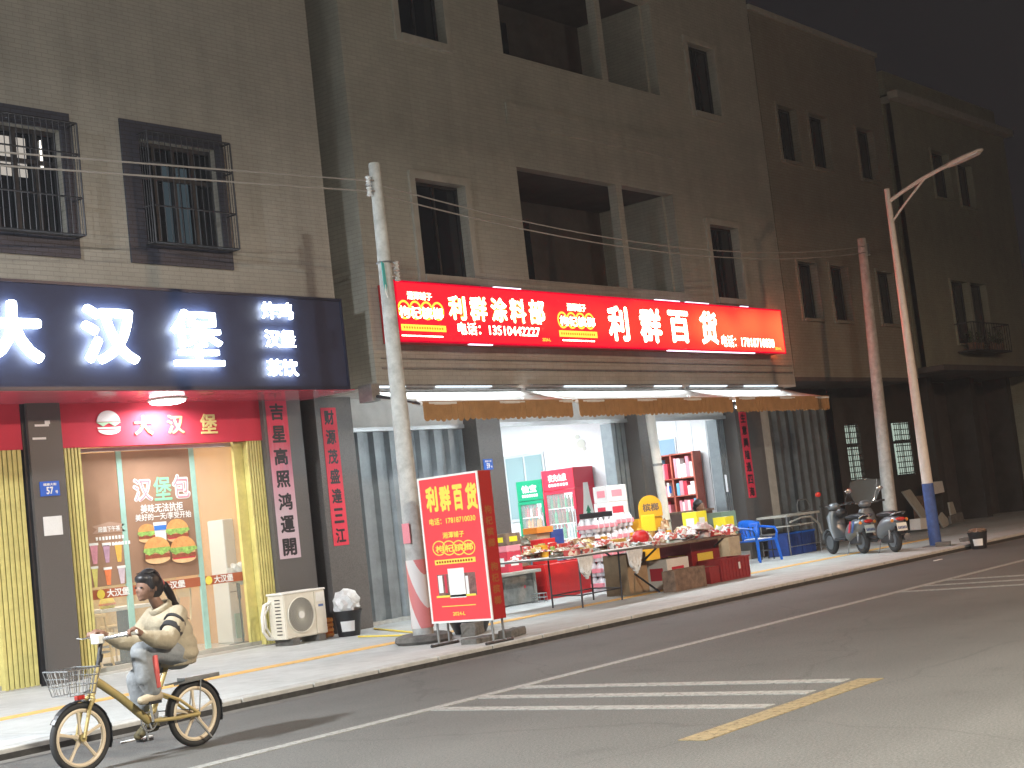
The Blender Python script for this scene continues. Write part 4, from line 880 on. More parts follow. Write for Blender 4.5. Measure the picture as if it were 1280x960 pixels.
# stones, basin on the pavement near the sign
def stone(label, x, y, sx, sy, sz, rz=0):
    g = MB(); g.box(-sx/2,sx/2,-sy/2,sy/2,0,sz); bmesh.ops.subdivide_edges(g.bm, edges=g.bm.edges[:], cuts=2, use_grid_fill=True)
    for v in g.bm.verts:
        v.co += Vector((random.uniform(-1,1),random.uniform(-1,1),random.uniform(-1,1)))*min(sx,sy,sz)*.10
        if v.co.z < .02: v.co.z = 0
    t = g.build('stone_block', 'stone', None, world=False, bevel=.012); t.location = (x,y,SW); t.rotation_euler = (0,0,rz); return tag(t, label, 'stone')
stone('rough grey stone block beside the foot of the concrete pole', 15.45, 13.75, .55, .22, .17, .5)
stone('flat pale stone slab right of the standing sign legs', 14.95, 12.62, .5, .2, .10, .3)
stone('low dark stone under the standing sign', 14.45, 12.75, .5, .25, .07, .1)
bs = MB().lathe([(.0,.0),(.22,0),(.30,.19),(.33,.20),(.31,.205),(.28,.19),(.2,.02),(0,.02)], (0,0,0), 24).build('wash_basin', 'black', None, world=False, smooth=True); bs.location = (15.75,14.05,SW); tag(bs, 'black plastic basin on the pavement behind the standing sign', 'basin')
# ---------------- air conditioner
AX0, AX1, AY, AZ0, AZ1 = 15.07, 15.93, 17.15, .20, .90
AC = thing('air_conditioner', 'cream outdoor air conditioner unit with round fan grille below the pink couplet', 'air conditioner', (15.5,17.3,SW))
bx('casing', 'cream_pl', AC, AX0, AX1, AY+.012, AY+.36, AZ0, AZ1-.03, bevel=.012); bx('top_cover', 'white_pl', AC, AX0-.012, AX1+.012, AY-.002, AY+.375, AZ1-.03, AZ1, bevel=.008)
bx('front_panel', 'cream_pl', AC, AX0+.02, AX0+.62, AY, AY+.011, AZ0+.015, AZ1-.04); bx('side_panel', 'cream_pl', AC, AX0+.635, AX1-.015, AY, AY+.011, AZ0+.015, AZ1-.04)
fc = (AX0+.32, AY-.004, (AZ0+AZ1)/2-.01)
ell(g := MB(), fc[0], fc[2], .262, .262, FRONT(AY-.001), .003); g.build('fan_opening', 'black', AC)
g = MB()
for r_ in (.265,.235,.205,.175,.145,.115,.085): g.torus((fc[0],AY-.02,fc[2]),(0,1,0),r_,.0028 if r_ < .26 else .01,40,5)
for k in range(40):
    t0 = 2*math.pi*k/40; g.tube([(fc[0]+r*math.cos(t0+(.26-r)*2.2), AY-.022, fc[2]+r*math.sin(t0+(.26-r)*2.2)) for r in (.05,.12,.19,.262)], .0026, 4)
g.build('fan_grille', 'cream_pl', AC)
ell(g := MB(), fc[0], fc[2], .055, .055, FRONT(AY-.024), .012); g.build('grille_hub', 'white_pl', AC)
bx('badge', mat('badge_blue', (.10,.16,.36), .4), AC, AX0+.70, AX0+.80, AY-.003, AY-.0005, AZ0+.42, AZ0+.455); bx('service_cover', 'white_pl', AC, AX0+.66, AX1-.03, AY-.006, AY-.001, AZ1-.2, AZ1-.06)
g = MB()
for k in range(11): g.box(AX0-.004, AX0-.001, AY+.08, AY+.20, AZ0+.07+.052*k, AZ0+.085+.052*k)
g.build('side_slots', 'black', AC)
MB().tube([(AX0,AY+.3,.78),(AX0-.12,AY+.3,.74),(AX0-.2,AY+.28,.58),(AX0-.2,AY+.28,.36),(AX0-.1,AY+.3,.24),(AX0+.02,AY+.3,.22)], .028, 8).build('hose', 'white_pl', AC, smooth=True)
MB().tube([(AX0,AY+.34,.72),(AX0-.08,AY+.36,.6),(AX0-.07,AY+.36,.4),(AX0,AY+.34,.26)], .018, 8).build('hose', 'white_pl', AC, smooth=True)
for x in (AX0+.1, AX1-.22): bx('foot', 'stone', AC, x, x+.14, AY-.02, AY+.38, SW, AZ0)
# bucket, crate, poles beside it
def bucket(label, x, y, z, s=1, bag=True):
    t = thing('bucket', label, 'bucket', (x,y,z))
    MB().lathe([(.0,0),(.17*s,0),(.225*s,.38*s),(.235*s,.38*s),(.235*s,.40*s),(.215*s,.40*s),(.165*s,.02),(0,.02)], (x,y,z), 24).build('shell', 'black', t, smooth=True)
    a0 = math.atan2(-y,-x); g = MB(); n = 8; P = []
    for i in range(n+1):
        a = a0+(-.55+1.1*i/n)-.05; P.append((math.cos(a), math.sin(a)))
    for (c1,s1),(c2,s2) in zip(P,P[1:]):
        r1, r2 = .187*s, .213*s; g.face([(x+c1*r1,y+s1*r1,z+.08*s),(x+c2*r1,y+s2*r1,z+.08*s),(x+c2*r2,y+s2*r2,z+.24*s),(x+c1*r2,y+s1*r2,z+.24*s)])
    g.build('label_sticker', 'paper', t)
    g = MB(); bmesh.ops.create_icosphere(g.bm, subdivisions=3, radius=1)
    for v in g.bm.verts:
        n_ = v.co.normalized(); k = 1+.22*math.sin(n_.x*7+n_.z*5)*math.sin(n_.y*8-n_.z*4)+random.uniform(-.05,.05)
        v.co = Vector((x,y,z+.42*s+(.08 if bag else -.02)*s))+Vector((n_.x*.20*k*s, n_.y*.20*k*s, n_.z*(.22 if bag else .08)*k*s))
    g.build('rubbish', 'bagw' if bag else 'card_d', t); return t
bucket('black bucket stuffed with a white plastic bag beside the air conditioner', 16.27, 17.05, SW, 1.0)
b2 = bucket('dark rubbish bucket with a white sticker standing alone at the kerb on the right', 28.75, 11.9, .002, .85, False)
t = thing('plastic_crate', 'small orange plastic crate between the air conditioner and the bucket', 'crate', (16.12,17.45,SW))
for i in range(4): bx('slat', 'orange', t, 15.98, 16.28, 17.40, 17.42, SW+.02+.075*i, SW+.06+.075*i)
bx('base', 'orange', t, 15.98, 16.28, 17.42, 17.66, SW, SW+.02); bx('side_wall', 'orange', t, 15.97, 15.985, 17.42, 17.66, SW+.02, SW+.3); bx('side_wall', 'orange', t, 16.27, 16.285, 17.42, 17.66, SW+.02, SW+.3)
for i, (a, b) in enumerate((((448,797),(519,795)), ((468,787),(520,792)))):
    p = onz(*a, SW); q = onz(*b, SW); o = MB().cyl((p[0],p[1],SW+.015),(q[0],q[1],SW+.015),.014,n=8).build('bamboo_pole', 'yprint', None); tag(o, ['longer yellow bamboo pole lying before the grey shutter','shorter yellow bamboo pole lying nearest the shutter sill'][i], 'pole')
# ---------------- inside the burger shop
t = thing('dining_table', 'white topped table on a dark leg inside the burger shop window', 'table', (13.2,18.9,.13))
a = ony(111,760,18.9); b = ony(180,754,18.9)
bx('table_top', 'white_pl', t, a[0], b[0], 18.6, 19.2, .93, .98, bevel=.01); bx('leg', 'steel_d', t, (a[0]+b[0])/2+.05, (a[0]+b[0])/2+.25, 18.85, 19.0, .14, .93); bx('foot', 'steel_d', t, (a[0]+b[0])/2-.15, (a[0]+b[0])/2+.45, 18.7, 19.15, .13, .16)
c = ony(134,755,18.8); BT = thing('burger_model', 'yellow toy burger standing on the white table top', 'ornament', (c[0],18.8,.98))
MB().lathe([(0,.0),(.10,0),(.115,.03),(.11,.045)], (c[0],18.8,.98), 20).build('bun_base', 'yellow', BT, smooth=True)
MB().lathe([(.12,0),(.13,.02),(.12,.035)], (c[0],18.8,1.025), 20).build('filling', 'orange', BT, smooth=True); MB().lathe([(.115,0),(.10,.05),(.05,.085),(0,.095)], (c[0],18.8,1.06), 20).build('bun_top', 'yprint', BT, smooth=True)
def stool(px, Y, label, h=.72, back=False):
    x = ony(px, 790, Y)[0]; t = thing('bar_stool', label, 'stool', (x,Y,.13), group='pale wooden seats inside the burger shop')
    MB().lathe([(.0,0),(.17,0),(.18,.02),(.17,.045),(0,.045)], (x,Y,h+.1), 20).build('seat', 'wood_y', t)
    for sx, sy in ((-1,-1),(1,-1),(-1,1),(1,1)): MB().cyl((x+sx*.11,Y+sy*.11,h+.1),(x+sx*.17,Y+sy*.17,.13),.016,n=6).build('leg', 'wood_y', t)
    MB().torus((x,Y,.38),(0,0,1),.19,.012,20,5).build('foot_ring', 'steel', t)
    if back:
        for s in (-1,1): MB().cyl((x+.16,Y+s*.14,h+.1),(x+.2,Y+s*.15,h+.62),.015,n=6).build('back_post', 'wood_y', t)
        bx('backrest', 'wood_y', t, x+.17, x+.2, Y-.16, Y+.16, h+.45, h+.62)
stool(118, 18.5, 'pale stool at the left end of the white table', .78); stool(140, 19.5, 'pale stool behind the middle of the white table', .55); stool(222, 18.6, 'pale wooden chair with a backrest behind the cyclist', .55, True)
stool(8, 18.8, 'pale stool behind the left yellow folding gate', .6)
AX = ony(296, 730, 19.3)[0]
t = thing('floor_air_conditioner', 'tall white cabinet air conditioner behind the shop glass on the right', 'air conditioner', (AX,19.3,.13))
bx('cabinet', 'white_ac', t, AX-.26, AX+.30, 19.2, 19.6, .13, 2.15, bevel=.02); g = MB()
for i in range(26): g.box(AX+.20, AX+.27, 19.19, 19.199, 1.05+.036*i, 1.065+.036*i)
g.build('air_slots', 'steel', t); bx('panel_line', 'steel', t, AX-.24, AX+.28, 19.192, 19.199, .95, .965); bx('plastic_wrap', 'glass_edge', t, AX-.2, AX+.2, 19.18, 19.19, .2, .6)
FX = ony(300, 735, 18.6)[0]
t = thing('pedestal_fan', 'pedestal fan with its head wrapped in a plastic bag, before the white cabinet', 'fan', (FX,18.6,.13))
MB().cyl((FX-.03,18.6,.15),(FX-.03,18.6,1.15),.016,n=8).build('pole', 'black', t); MB().cyl((FX-.03,18.6,.85),(FX-.03,18.6,1.15),.03,n=8).build('collar', 'steel_d', t); MB().lathe([(0,0),(.26,0),(.25,.02),(.05,.04),(0,.04)], (FX,18.6,.13), 24).build('base', 'black', t)
g = MB(); bmesh.ops.create_icosphere(g.bm, subdivisions=3, radius=1)
for v in g.bm.verts: n_ = v.co.normalized(); k = 1+.15*math.sin(n_.x*9+n_.z*6)+random.uniform(-.04,.04); v.co = Vector((FX,18.6,1.25))+Vector((n_.x*.22*k, n_.y*.1*k, n_.z*.17*k))
g.build('wrapped_head', 'bagw', t)
q = MB(); a = ony(276, 653, 20.83); ell(q, a[0], a[1], .22, .22, FRONT(20.83), .006); tag(q.build('wall_sticker', mat('orange_print2', (.80,.30,.03), .5, var=.2, scale=6)), 'round orange picture on the burger shop back wall', 'sticker')
# ---------------- bicycle
BY = 10.4; BK = thing('bicycle', 'gold coloured bicycle with cream wheels ridden by the girl', 'bicycle', (7.45, BY, 0))
def V3(x, z, y=0.): return (x, BY+y, z)
RH, FH_, WR = V3(8.03,.275), V3(6.90,.275), .245
for nm, hub in (('front_wheel', FH_), ('rear_wheel', RH)):
    w_ = MB().torus(hub, (0,1,0), WR+.005, .026, 48, 10).build(nm, 'rubber', BK, smooth=True)
    g = MB().torus(hub, (0,1,0), WR-.030, .018, 48, 8, 1.1)
    g.build('rim', 'rim', w_, smooth=True)
    g = MB()
    for k in range(5):
        a = R(72*k+20); e = Vector((math.cos(a),0,math.sin(a))); h = Vector(hub); g.tube([h+e*.02, h+e*.10, h+e*(WR-.035)], .011, 6, [.022,.012,.016])
    g.build('spoke', 'rim', w_); MB().cyl(Vector(hub)-Vector((0,.045,0)), Vector(hub)+Vector((0,.045,0)), .03, n=14).build('hub', 'bike', w_)
    g = MB(); rg = []
    a0, a1 = ((-20,175) if nm == 'rear_wheel' else (-25,150)); n = 22; h = Vector(hub)
    for s in range(n):
        A = R(a0+(a1-a0)*s/n); B = R(a0+(a1-a0)*(s+1)/n); r_ = WR+.048
        p = lambda t, y, q: (h.x+math.cos(t)*(r_-q), BY+y, h.z+math.sin(t)*(r_-q))
        g.face([p(A,-.03,.012),p(B,-.03,.012),p(B,0,0),p(A,0,0)]); g.face([p(A,0,0),p(B,0,0),p(B,.03,.012),p(A,.03,.012)])
    def so(o): s_ = o.modifiers.new('Solidify','SOLIDIFY'); s_.thickness = .004
    g.build('mudguard', 'black', BK, mods=so)
bb = V3(7.56,.29); hd0, hd1 = V3(7.04,.60), V3(7.11,.80)
g = MB(); g.tube([V3(7.08,.70),V3(7.30,.53),bb], .034, 10, [.036,.034,.034]); g.build('main_tube', 'bike', BK, smooth=True)
g = MB(); g.cyl(hd0, hd1, .028); g.build('head_tube', 'bike', BK, smooth=True)
g = MB(); g.cyl(bb, V3(7.80,.74), .022); g.cyl(V3(7.60,.36),V3(7.66,.47),.03); g.build('seat_tube', 'bike', BK, smooth=True)
g = MB()
for s in (-1,1): g.tube([V3(7.58,.29,s*.04),V3(7.8,.275,s*.06),V3(8.03,.275,s*.065)], .016, 8)
g.build('chain_stay', 'bike', BK, smooth=True); g = MB()
for s in (-1,1): g.tube([V3(7.68,.50,s*.03),V3(7.85,.42,s*.05),V3(8.03,.275,s*.065)], .014, 8)
g.build('seat_stay', 'bike', BK, smooth=True); g = MB()
for s in (-1,1): g.tube([hd0, V3(7.01,.56,s*.05), V3(6.97,.5,s*.055), V3(6.90,.275,s*.055)], .014, 8, [.02,.02,.016,.013])
g.build('fork', 'bike', BK, smooth=True)
MB().cyl(hd1, V3(7.17,1.02), .017).build('stem', 'steel_d', BK); g = MB(); g.cyl(V3(7.13,.84),V3(7.15,.9),.024); g.build('stem_clamp', 'black', BK)
MB().tube([V3(7.27,1.045,-.27),V3(7.17,1.03,-.15),V3(7.15,1.02,0),V3(7.17,1.03,.15),V3(7.27,1.045,.27)], .013, 8).build('handlebar', 'chrome', BK, smooth=True)
for s in (-1,1):
    MB().tube([V3(7.22,1.038,s*.2),V3(7.31,1.05,s*.30)], .019, 8).build('grip', 'white_pl', BK); MB().tube([V3(7.20,1.04,s*.17),V3(7.14,1.03,s*.22),V3(7.13,1.04,s*.28)], .006, 5).build('brake_lever', 'chrome', BK)
g = MB(); g.box(7.10,7.17,BY-.05,BY+.05,.985,1.06); g.build('lamp_bracket', 'white_pl', BK, bevel=.01)
g = MB(); g.lathe([(0,0),(.07,0),(.075,.025),(.02,.05),(0,.05)], V3(7.80,.735), 14); g.tube([V3(7.62,.775),V3(7.75,.775),V3(7.95,.79)], .05, 10, [.025,.05,.095]); g.build('saddle', 'black', BK, mods=rem(.012,3))
g = MB()
for z in (.55,): 
    g.tube([V3(7.80,z,-.06),V3(8.28,z+.015,-.06),V3(8.30,z+.015,0),V3(8.28,z+.015,.06),V3(7.80,z,.06)], .008, 6)
g.box(7.92, 8.29, BY-.055, BY+.055, .555, .59); g.build('rear_rack', 'steel', BK)
g = MB()
for s in (-1,1): g.cyl(V3(8.03,.29,s*.07), V3(8.08,.55,s*.06), .006, n=6)
g.build('rack_strut', 'steel', BK)
g = MB()      # wire basket
bx0, bx1, bz0, bz1 = 6.72, 7.02, .62, .82
for z, k in ((bz0,.75),(bz0+.07,.83),(bz0+.14,.92),(bz1,1)):
    c_ = (bx0+bx1)/2; hw = (bx1-bx0)/2*k; hy = .17*k; g.tube([V3(c_-hw,z,-hy),V3(c_+hw,z,-hy),V3(c_+hw,z,hy),V3(c_-hw,z,hy)], .004 if z < bz1 else .007, 5, closed=True)
for i in range(7):
    for s in (-1,1):
        f = -1+2*i/6; g.cyl(V3((bx0+bx1)/2+.15*.75*f,bz0,s*.17*.75), V3((bx0+bx1)/2+.15*f,bz1,s*.17), .0035, n=4); g.cyl(V3((bx0+bx1)/2+s*.15*.75,bz0,.17*.75*f), V3((bx0+bx1)/2+s*.15,bz1,.17*f), .0035, n=4)
    g.cyl(V3((bx0+bx1)/2+.11*f,bz0,-.127),V3((bx0+bx1)/2+.11*f,bz0,.127),.0035,n=4)
g.build('basket', 'chrome', BK)
MB().tube([V3(7.06,.64),V3(6.98,.62),V3(6.9,.61)], .01, 6).build('basket_bracket', 'steel_d', BK)
bx('reflector', 'red_lens', BK, 6.86, 6.93, BY-.06, BY-.02, .575, .61)
cr_ = MB(); cr_.torus(bb, (0,1,0), .075, .008, 28, 6)
for k in range(5): a = R(72*k); cr_.cyl(Vector(bb), Vector(bb)+Vector((math.cos(a)*.075,0,math.sin(a)*.075)), .008, n=5)
o = cr_.build('chainring', 'chrome', BK); 
g = MB(); g.tube([V3(7.56,.29,-.06),V3(7.53,.45,-.075)], .012, 6); g.build('crank', 'chrome', BK); g = MB(); g.tube([V3(7.56,.29,.06),V3(7.59,.13,.075)], .012, 6); g.build('crank', 'chrome', BK)
bx('pedal', 'black', BK, 7.47, 7.58, BY-.17, BY-.08, .44, .465); bx('pedal', 'black', BK, 7.54, 7.65, BY+.08, BY+.17, .12, .145)
g = MB(); g.tube([V3(7.56,.365,.05),V3(8.03,.31,.05)], .006, 4); g.tube([V3(7.56,.215,.05),V3(8.03,.245,.05)], .006, 4); g.build('chain', 'steel_d', BK)
MB().tube([V3(7.98,.25,-.07),V3(8.10,.06,-.12)], .009, 6).build('kickstand', 'steel', BK)
# ---------------- girl on the bicycle
PG = thing('person', 'girl in a beige jacket and grey sweatpants riding the gold bicycle, dark ponytail', 'person', (7.8, BY, 0))
g = MB()
limb(g, [V3(7.86,.82),V3(7.88,.95),V3(7.84,1.10)], [.115,.105,.12]); limb(g, [V3(7.82,1.14,-.13),V3(7.82,1.14,.13)], [.06,.06]); limb(g, [V3(7.80,1.15),V3(7.72,1.28)], [.055,.048])
g.ball(V3(7.665,1.40), .098, 10, .84, 1.16); g.ball(V3(7.622,1.355), .066, 8, .88, 1.05); g.ball(V3(7.612,1.312), .042, 8, 1.0, .8)
g.cyl(V3(7.565,1.385), V3(7.549,1.362), .009, .013, 8); g.ball(V3(7.555,1.360), .0125, 6, .9); g.ball(V3(7.567,1.332), .014, 6, 1.3, .5); g.ball(V3(7.569,1.319), .013, 6, 1.3, .5); g.ball(V3(7.583,1.298), .020, 6, 1.1)
for s in (-1,1): g.ball(V3(7.675,1.375,s*.083), .026, 6, .4, 1.25)
for s in (-1,1):
    limb(g, [V3(7.82,1.13,s*.155),V3(7.66,.94,s*.22),V3(7.40,1.02,s*.235),V3(7.35,1.045,s*.24)], [.05,.040,.030,.026])
    limb(g, [V3(7.35,1.048,s*.24),V3(7.30,1.062,s*.262)], [.030,.034])
    for k in range(4):      # fingers curled over the grip
        b_ = Vector(V3(7.295-.012*k+.02,1.068,s*(.225+.022*k))); l = (.9,1,.95,.8)[k]
        limb(g, [b_, b_+Vector((-.042*l,0,.002)), b_+Vector((-.055*l,0,-.024)), b_+Vector((-.035*l,0,-.045))], [.0105,.010,.0095,.0085], 6)
    b_ = Vector(V3(7.33,1.05,s*.215)); limb(g, [b_, b_+Vector((-.03,-s*.014,-.018)), b_+Vector((-.055,-s*.01,-.03))], [.012,.011,.009], 6)
for s, K, A, T_ in ((-1,(7.47,.87),(7.56,.51),(7.42,.475)), (1,(7.55,.64),(7.66,.25),(7.52,.175))):
    limb(g, [V3(7.88,.82,s*.08),V3(*K,s*.10),V3(*A,s*.10)], [.085,.055,.036]); limb(g, [V3(*A,s*.10),V3(T_[0]+.04,T_[1]+.01,s*.11)], [.036,.03])
g.build('body', 'skin', PG, mods=rem(.0075,3))
for s in (-1,1):
    MB().ball(V3(7.574,1.392,s*.036), .013, 6, 1, .55).build('eye', 'black', PG, smooth=True)
g = MB(); g.ball(V3(7.685,1.43), .108, 10, .90, 1.08); g.ball(V3(7.72,1.39), .095, 8, .95, 1.15); g.ball(V3(7.622,1.462), .066, 8, 1.15, .72)
for s in (-1,1): limb(g, [V3(7.65,1.46,s*.075),V3(7.655,1.38,s*.088)], [.026,.016])
limb(g, [V3(7.79,1.40),V3(7.84,1.385),V3(7.885,1.31),V3(7.92,1.23),V3(7.96,1.17),V3(8.01,1.13)], [.035,.034,.036,.032,.026,.012]); g.build('hair', 'hair', PG, mods=rem(.009,2))
g = MB()
for k in range(46):
    a = random.uniform(-1,1); b = random.uniform(-1,1); r_ = .03+.012*abs(a)
    g.tube([V3(7.78+.01*a,1.40+.02*b,.03*a),V3(7.845+.01*b,1.385+.02*a,.04*b),V3(7.885+.016*a,1.31,r_*b),V3(7.925+.018*b,1.22,r_*a),V3(7.97+.02*a,1.16,.028*b),V3(8.02+.03*b,1.10+.03*a,.03*a)], .0022, 4)
for k in range(40):
    t0 = random.uniform(-1.3,1.3); 
    g.tube([V3(7.60+.03*random.random(),1.50+.01*random.random(),.07*math.sin(t0)),V3(7.68,1.545-.03*abs(math.sin(t0)),.09*math.sin(t0)),V3(7.75,1.50-.06*abs(math.sin(t0)),.085*math.sin(t0)),V3(7.79,1.42,.02*math.sin(t0))], .0022, 4)
for s in (-1,1):
    for k in range(6): g.tube([V3(7.63+.01*k,1.47,s*.085),V3(7.62+.012*k,1.41,s*.096),V3(7.615+.015*k+.01*random.random(),1.34+.02*random.random(),s*.088)], .0018, 4)
g.build('hair_strands', 'hair', PG)
MB().torus(V3(7.775,1.205),(-.5,0,1),.078,.026,24,8,1.2).build('collar', 'jacket', PG, smooth=True)
MB().torus(V3(7.80,1.40),(1,0,-.3),.032,.012,16,6).build('hair_tie', 'stripe_r', PG)
g = MB()      # jacket
for (x, z, rx, ry, rz_) in ((7.83,1.10,.15,.20,.13),(7.87,.98,.175,.195,.16),(7.90,.86,.185,.205,.14),(7.90,.80,.185,.215,.10),(7.80,1.185,.085,.10,.06)): g.ball(V3(x,z), 1, 10); bm_ = g.bm; vs = bm_.verts[-182:] if False else None
g = MB()
for (x, z, rx, ry, rz_) in ((7.83,1.09,.145,.20,.13),(7.87,.98,.17,.19,.16),(7.89,.87,.18,.205,.14),(7.89,.80,.185,.215,.095),(7.79,1.19,.08,.095,.055)):
    bmesh.ops.create_uvsphere(g.bm, u_segments=20, v_segments=12, radius=1, matrix=Matrix.Translation(V3(x,z))@Matrix.Diagonal((rx,ry,rz_,1)))
for s in (-1,1): limb(g, [V3(7.82,1.13,s*.165),V3(7.74,1.03,s*.21),V3(7.65,.94,s*.225),V3(7.52,.965,s*.235),V3(7.41,1.01,s*.235)], [.088,.086,.082,.074,.046])
g.lathe([(.10,.70),(.165,.705),(.178,.78),(.17,.86),(.1,.9)], (7.89,BY,0), 24)
g.build('jacket', 'jacket', PG, mods=rem(.013,3))
for (p, q, r_) in (((7.815,1.125,-.205),(7.775,1.07,-.235),.0),):
    pass
for f, wd in ((.30,.026),(.62,.05)):
    A = Vector(V3(7.82,1.13,-.165)); B = Vector(V3(7.65,.94,-.225)); c_ = A.lerp(B, f); d = (B-A).normalized(); d = (d+Vector((-.2,0,.1))).normalized()
    MB().cyl(c_-d*wd*.5, c_+d*wd*.5, .0945, n=24).build('sleeve_band', 'stripe', PG, smooth=True)
bx('chest_panel', 'stripe', PG, 7.685, 7.70, BY-.12, BY+.12, .80, .95, bevel=.01)
g = MB()
limb(g, [V3(7.88,.80,-.05),V3(7.88,.80,.05)], [.135,.135])
for s, K, A in ((-1,(7.465,.87),(7.555,.50)), (1,(7.545,.64),(7.655,.27))):
    m_ = Vector((A[0],0,A[1])).lerp(Vector((K[0],0,K[1])),.45)
    limb(g, [V3(7.87,.81,s*.08),V3((7.87+K[0])/2,(.81+K[1])/2+.01,s*.10),V3(*K,s*.10),V3(m_.x-.02,m_.z,s*.10),V3(A[0]-.01,A[1]+.06,s*.10),V3(*A,s*.10)], [.12,.105,.088,.092,.078,.048])
g.build('trousers', 'pants', PG, mods=rem(.013,4))
g = MB(); g.tube([V3(7.545,.83,-.172),V3(7.545,.70,-.178),V3(7.56,.57,-.160)], .026, 8); g.build('leg_stripe', 'stripe_r', PG)
for s, A, T_ in ((-1,(7.57,.505),(7.42,.475)), (1,(7.665,.245),(7.52,.17))):
    g = MB(); limb(g, [V3(A[0]+.02,A[1]-.012,s*.105),V3(A[0]-.06,A[1]-.02,s*.11),V3(T_[0],T_[1]+.005,s*.115)], [.050,.046,.036]); g.ball(V3(A[0],A[1]+.02,s*.10), .046, 6)
    g.build('shoe', 'shoe' if s < 0 else mat('olive_shoe', (.12,.10,.05), .7), PG, mods=rem(.01,2))
# ---------------- fridges in the shop
FXX = 25.65
def fridge(label, Ya, Yb, Xf, Xb, ztop, m, head, text, side=None):
    t = thing('drinks_fridge', label, 'fridge', ((Xf+Xb)/2,(Ya+Yb)/2,.3)); lpf = LEFT(Xf)
    g = MB(); g.box(Xf+.03,Xb,Ya,Ya+.03,.36,ztop-.45); g.box(Xf+.03,Xb,Yb-.03,Yb,.36,ztop-.45); g.box(Xb-.03,Xb,Ya+.03,Yb-.03,.36,ztop-.45); g.box(Xf+.03,Xb,Ya,Yb,.32,.36); g.build('cabinet', m, t)
    bx('header', m, t, Xf, Xb, Ya, Yb, ztop-.449, ztop, bevel=.008)
    z0, z1 = .36, ztop-.46; fr = MB(); w_ = .07
    fr.box(Xf-.01,Xf+.028,Ya+.004,Ya+w_,z0,z1); fr.box(Xf-.01,Xf+.028,Yb-w_,Yb-.004,z0,z1); fr.box(Xf-.01,Xf+.028,Ya+w_,Yb-w_,z0,z0+w_+.05); fr.box(Xf-.01,Xf+.028,Ya+w_,Yb-w_,z1-w_,z1); d = fr.build('door', m, t)
    bx('pane', 'glass', d, Xf+.005, Xf+.01, Ya+w_, Yb-w_, z0+w_+.05, z1-w_); bx('handle', 'chrome', d, Xf-.04, Xf-.02, Ya+.02, Ya+.045, 1.2, 1.7)
    bx('light_panel', emat('fridge_glow', (.85,.95,1), 1.1), t, Xb-.05, Xb-.032, Ya+.05, Yb-.05, z0+.05, z1-.05)
    zs = [z0+.03+(z1-z0-.1)*k/5 for k in range(5)]
    for z in zs: bx('shelf', 'white_pl', t, Xf+.05, Xb-.06, Ya+.035, Yb-.035, z, z+.02)
    chars([text], [(-Yb+(Yb-Ya)*.2, -Yb+(Yb-Ya)*.78, ztop-.27, ztop-.10)], lpf, 'vinyl_w', t, .04, .004, 0, 'lettering')
    g = MB()
    for i in range(7): rect(g, -Yb+(Yb-Ya)*(.2+.09*i), -Yb+(Yb-Ya)*(.26+.09*i), ztop-.37, ztop-.31, lpf, .004)
    g.build('fine_print', 'vinyl_w', t)
    return t, zs
f1, zs1 = fridge('tall red drinks fridge with a white bottle printed on its side', 19.44, 20.32, FXX, 26.38, 2.60, 'red_fr', .4, '农夫山泉')
f2, zs2 = fridge('smaller green drinks fridge left of the red fridge', 20.38, 21.12, FXX+.06, 26.36, 2.44, 'green', .4, '怡宝')
g = MB(); cx = 26.05; fp = FRONT(19.44); poly(g, [(cx-.24,.5),(cx+.24,.5),(cx+.25,1.3),(cx+.12,1.95),(cx+.085,2.25),(cx-.085,2.25),(cx-.12,1.95),(cx-.25,1.3)], fp, .003); bp_ = g.build('bottle_print', 'vinyl_w', f1)
g = MB()
for k in range(3): poly(g, [(cx-.09,1.48+.07*k),(cx+.09,1.48+.07*k),(cx,1.60+.08*k)], fp, .003, .003+.0005*k)
g.build('tree_print', 'green', bp_)
g = MB(); write(g, '农夫山泉', cx-.2, cx+.2, 1.30, 1.40, fp, .0, .003, .003); g.build('side_lettering', 'red_f', bp_)
def bottle_proto(m, cap):
    me_o = MB().lathe([(0,0),(.032,0),(.034,.02),(.034,.15),(.028,.18),(.013,.21),(.013,.235),(.016,.235),(.016,.255),(0,.255)], (0,0,0), 10).build('drink_bottle', [m], None, world=False, smooth=True)
    return me_o
protos = [bottle_proto(mat(n_, c_, .2, var=.3, scale=12), None) for n_, c_ in (('bottle_green', (.04,.25,.10)), ('bottle_brown', (.20,.07,.03)), ('bottle_clear', (.62,.68,.72)), ('bottle_orange', (.65,.25,.04)), ('bottle_red', (.5,.03,.04)))]
bn = ['green','brown','clear','orange','red']
def bottles(zs, Ya, Yb, Xf, fname, sets):
    for k, z in enumerate(zs):
        for j in range(8):
            i = sets[k][j % len(sets[k])]; o = protos[i].copy(); C.objects.link(o); o.location = (Xf+.13+.02*(j % 2), Ya+.09+(Yb-Ya-.18)*j/7, z+.02); o.scale = (1.15,1.15,1.25 if k < 4 else 1.05)
            tag(o, f'{bn[i]} drink bottle on a shelf of the {fname} fridge', 'bottle', f'{bn[i]} bottles in the {fname} fridge')
bottles(zs1, 19.44, 20.32, FXX, 'red', [[2,4],[2],[2,0,2],[0,1,1],[1,0]]); bottles(zs2, 20.38, 21.12, FXX+.06, 'green', [[2,4],[3,2],[2],[3,1,3],[4,1,2]])
for o in protos: bpy.data.objects.remove(o)
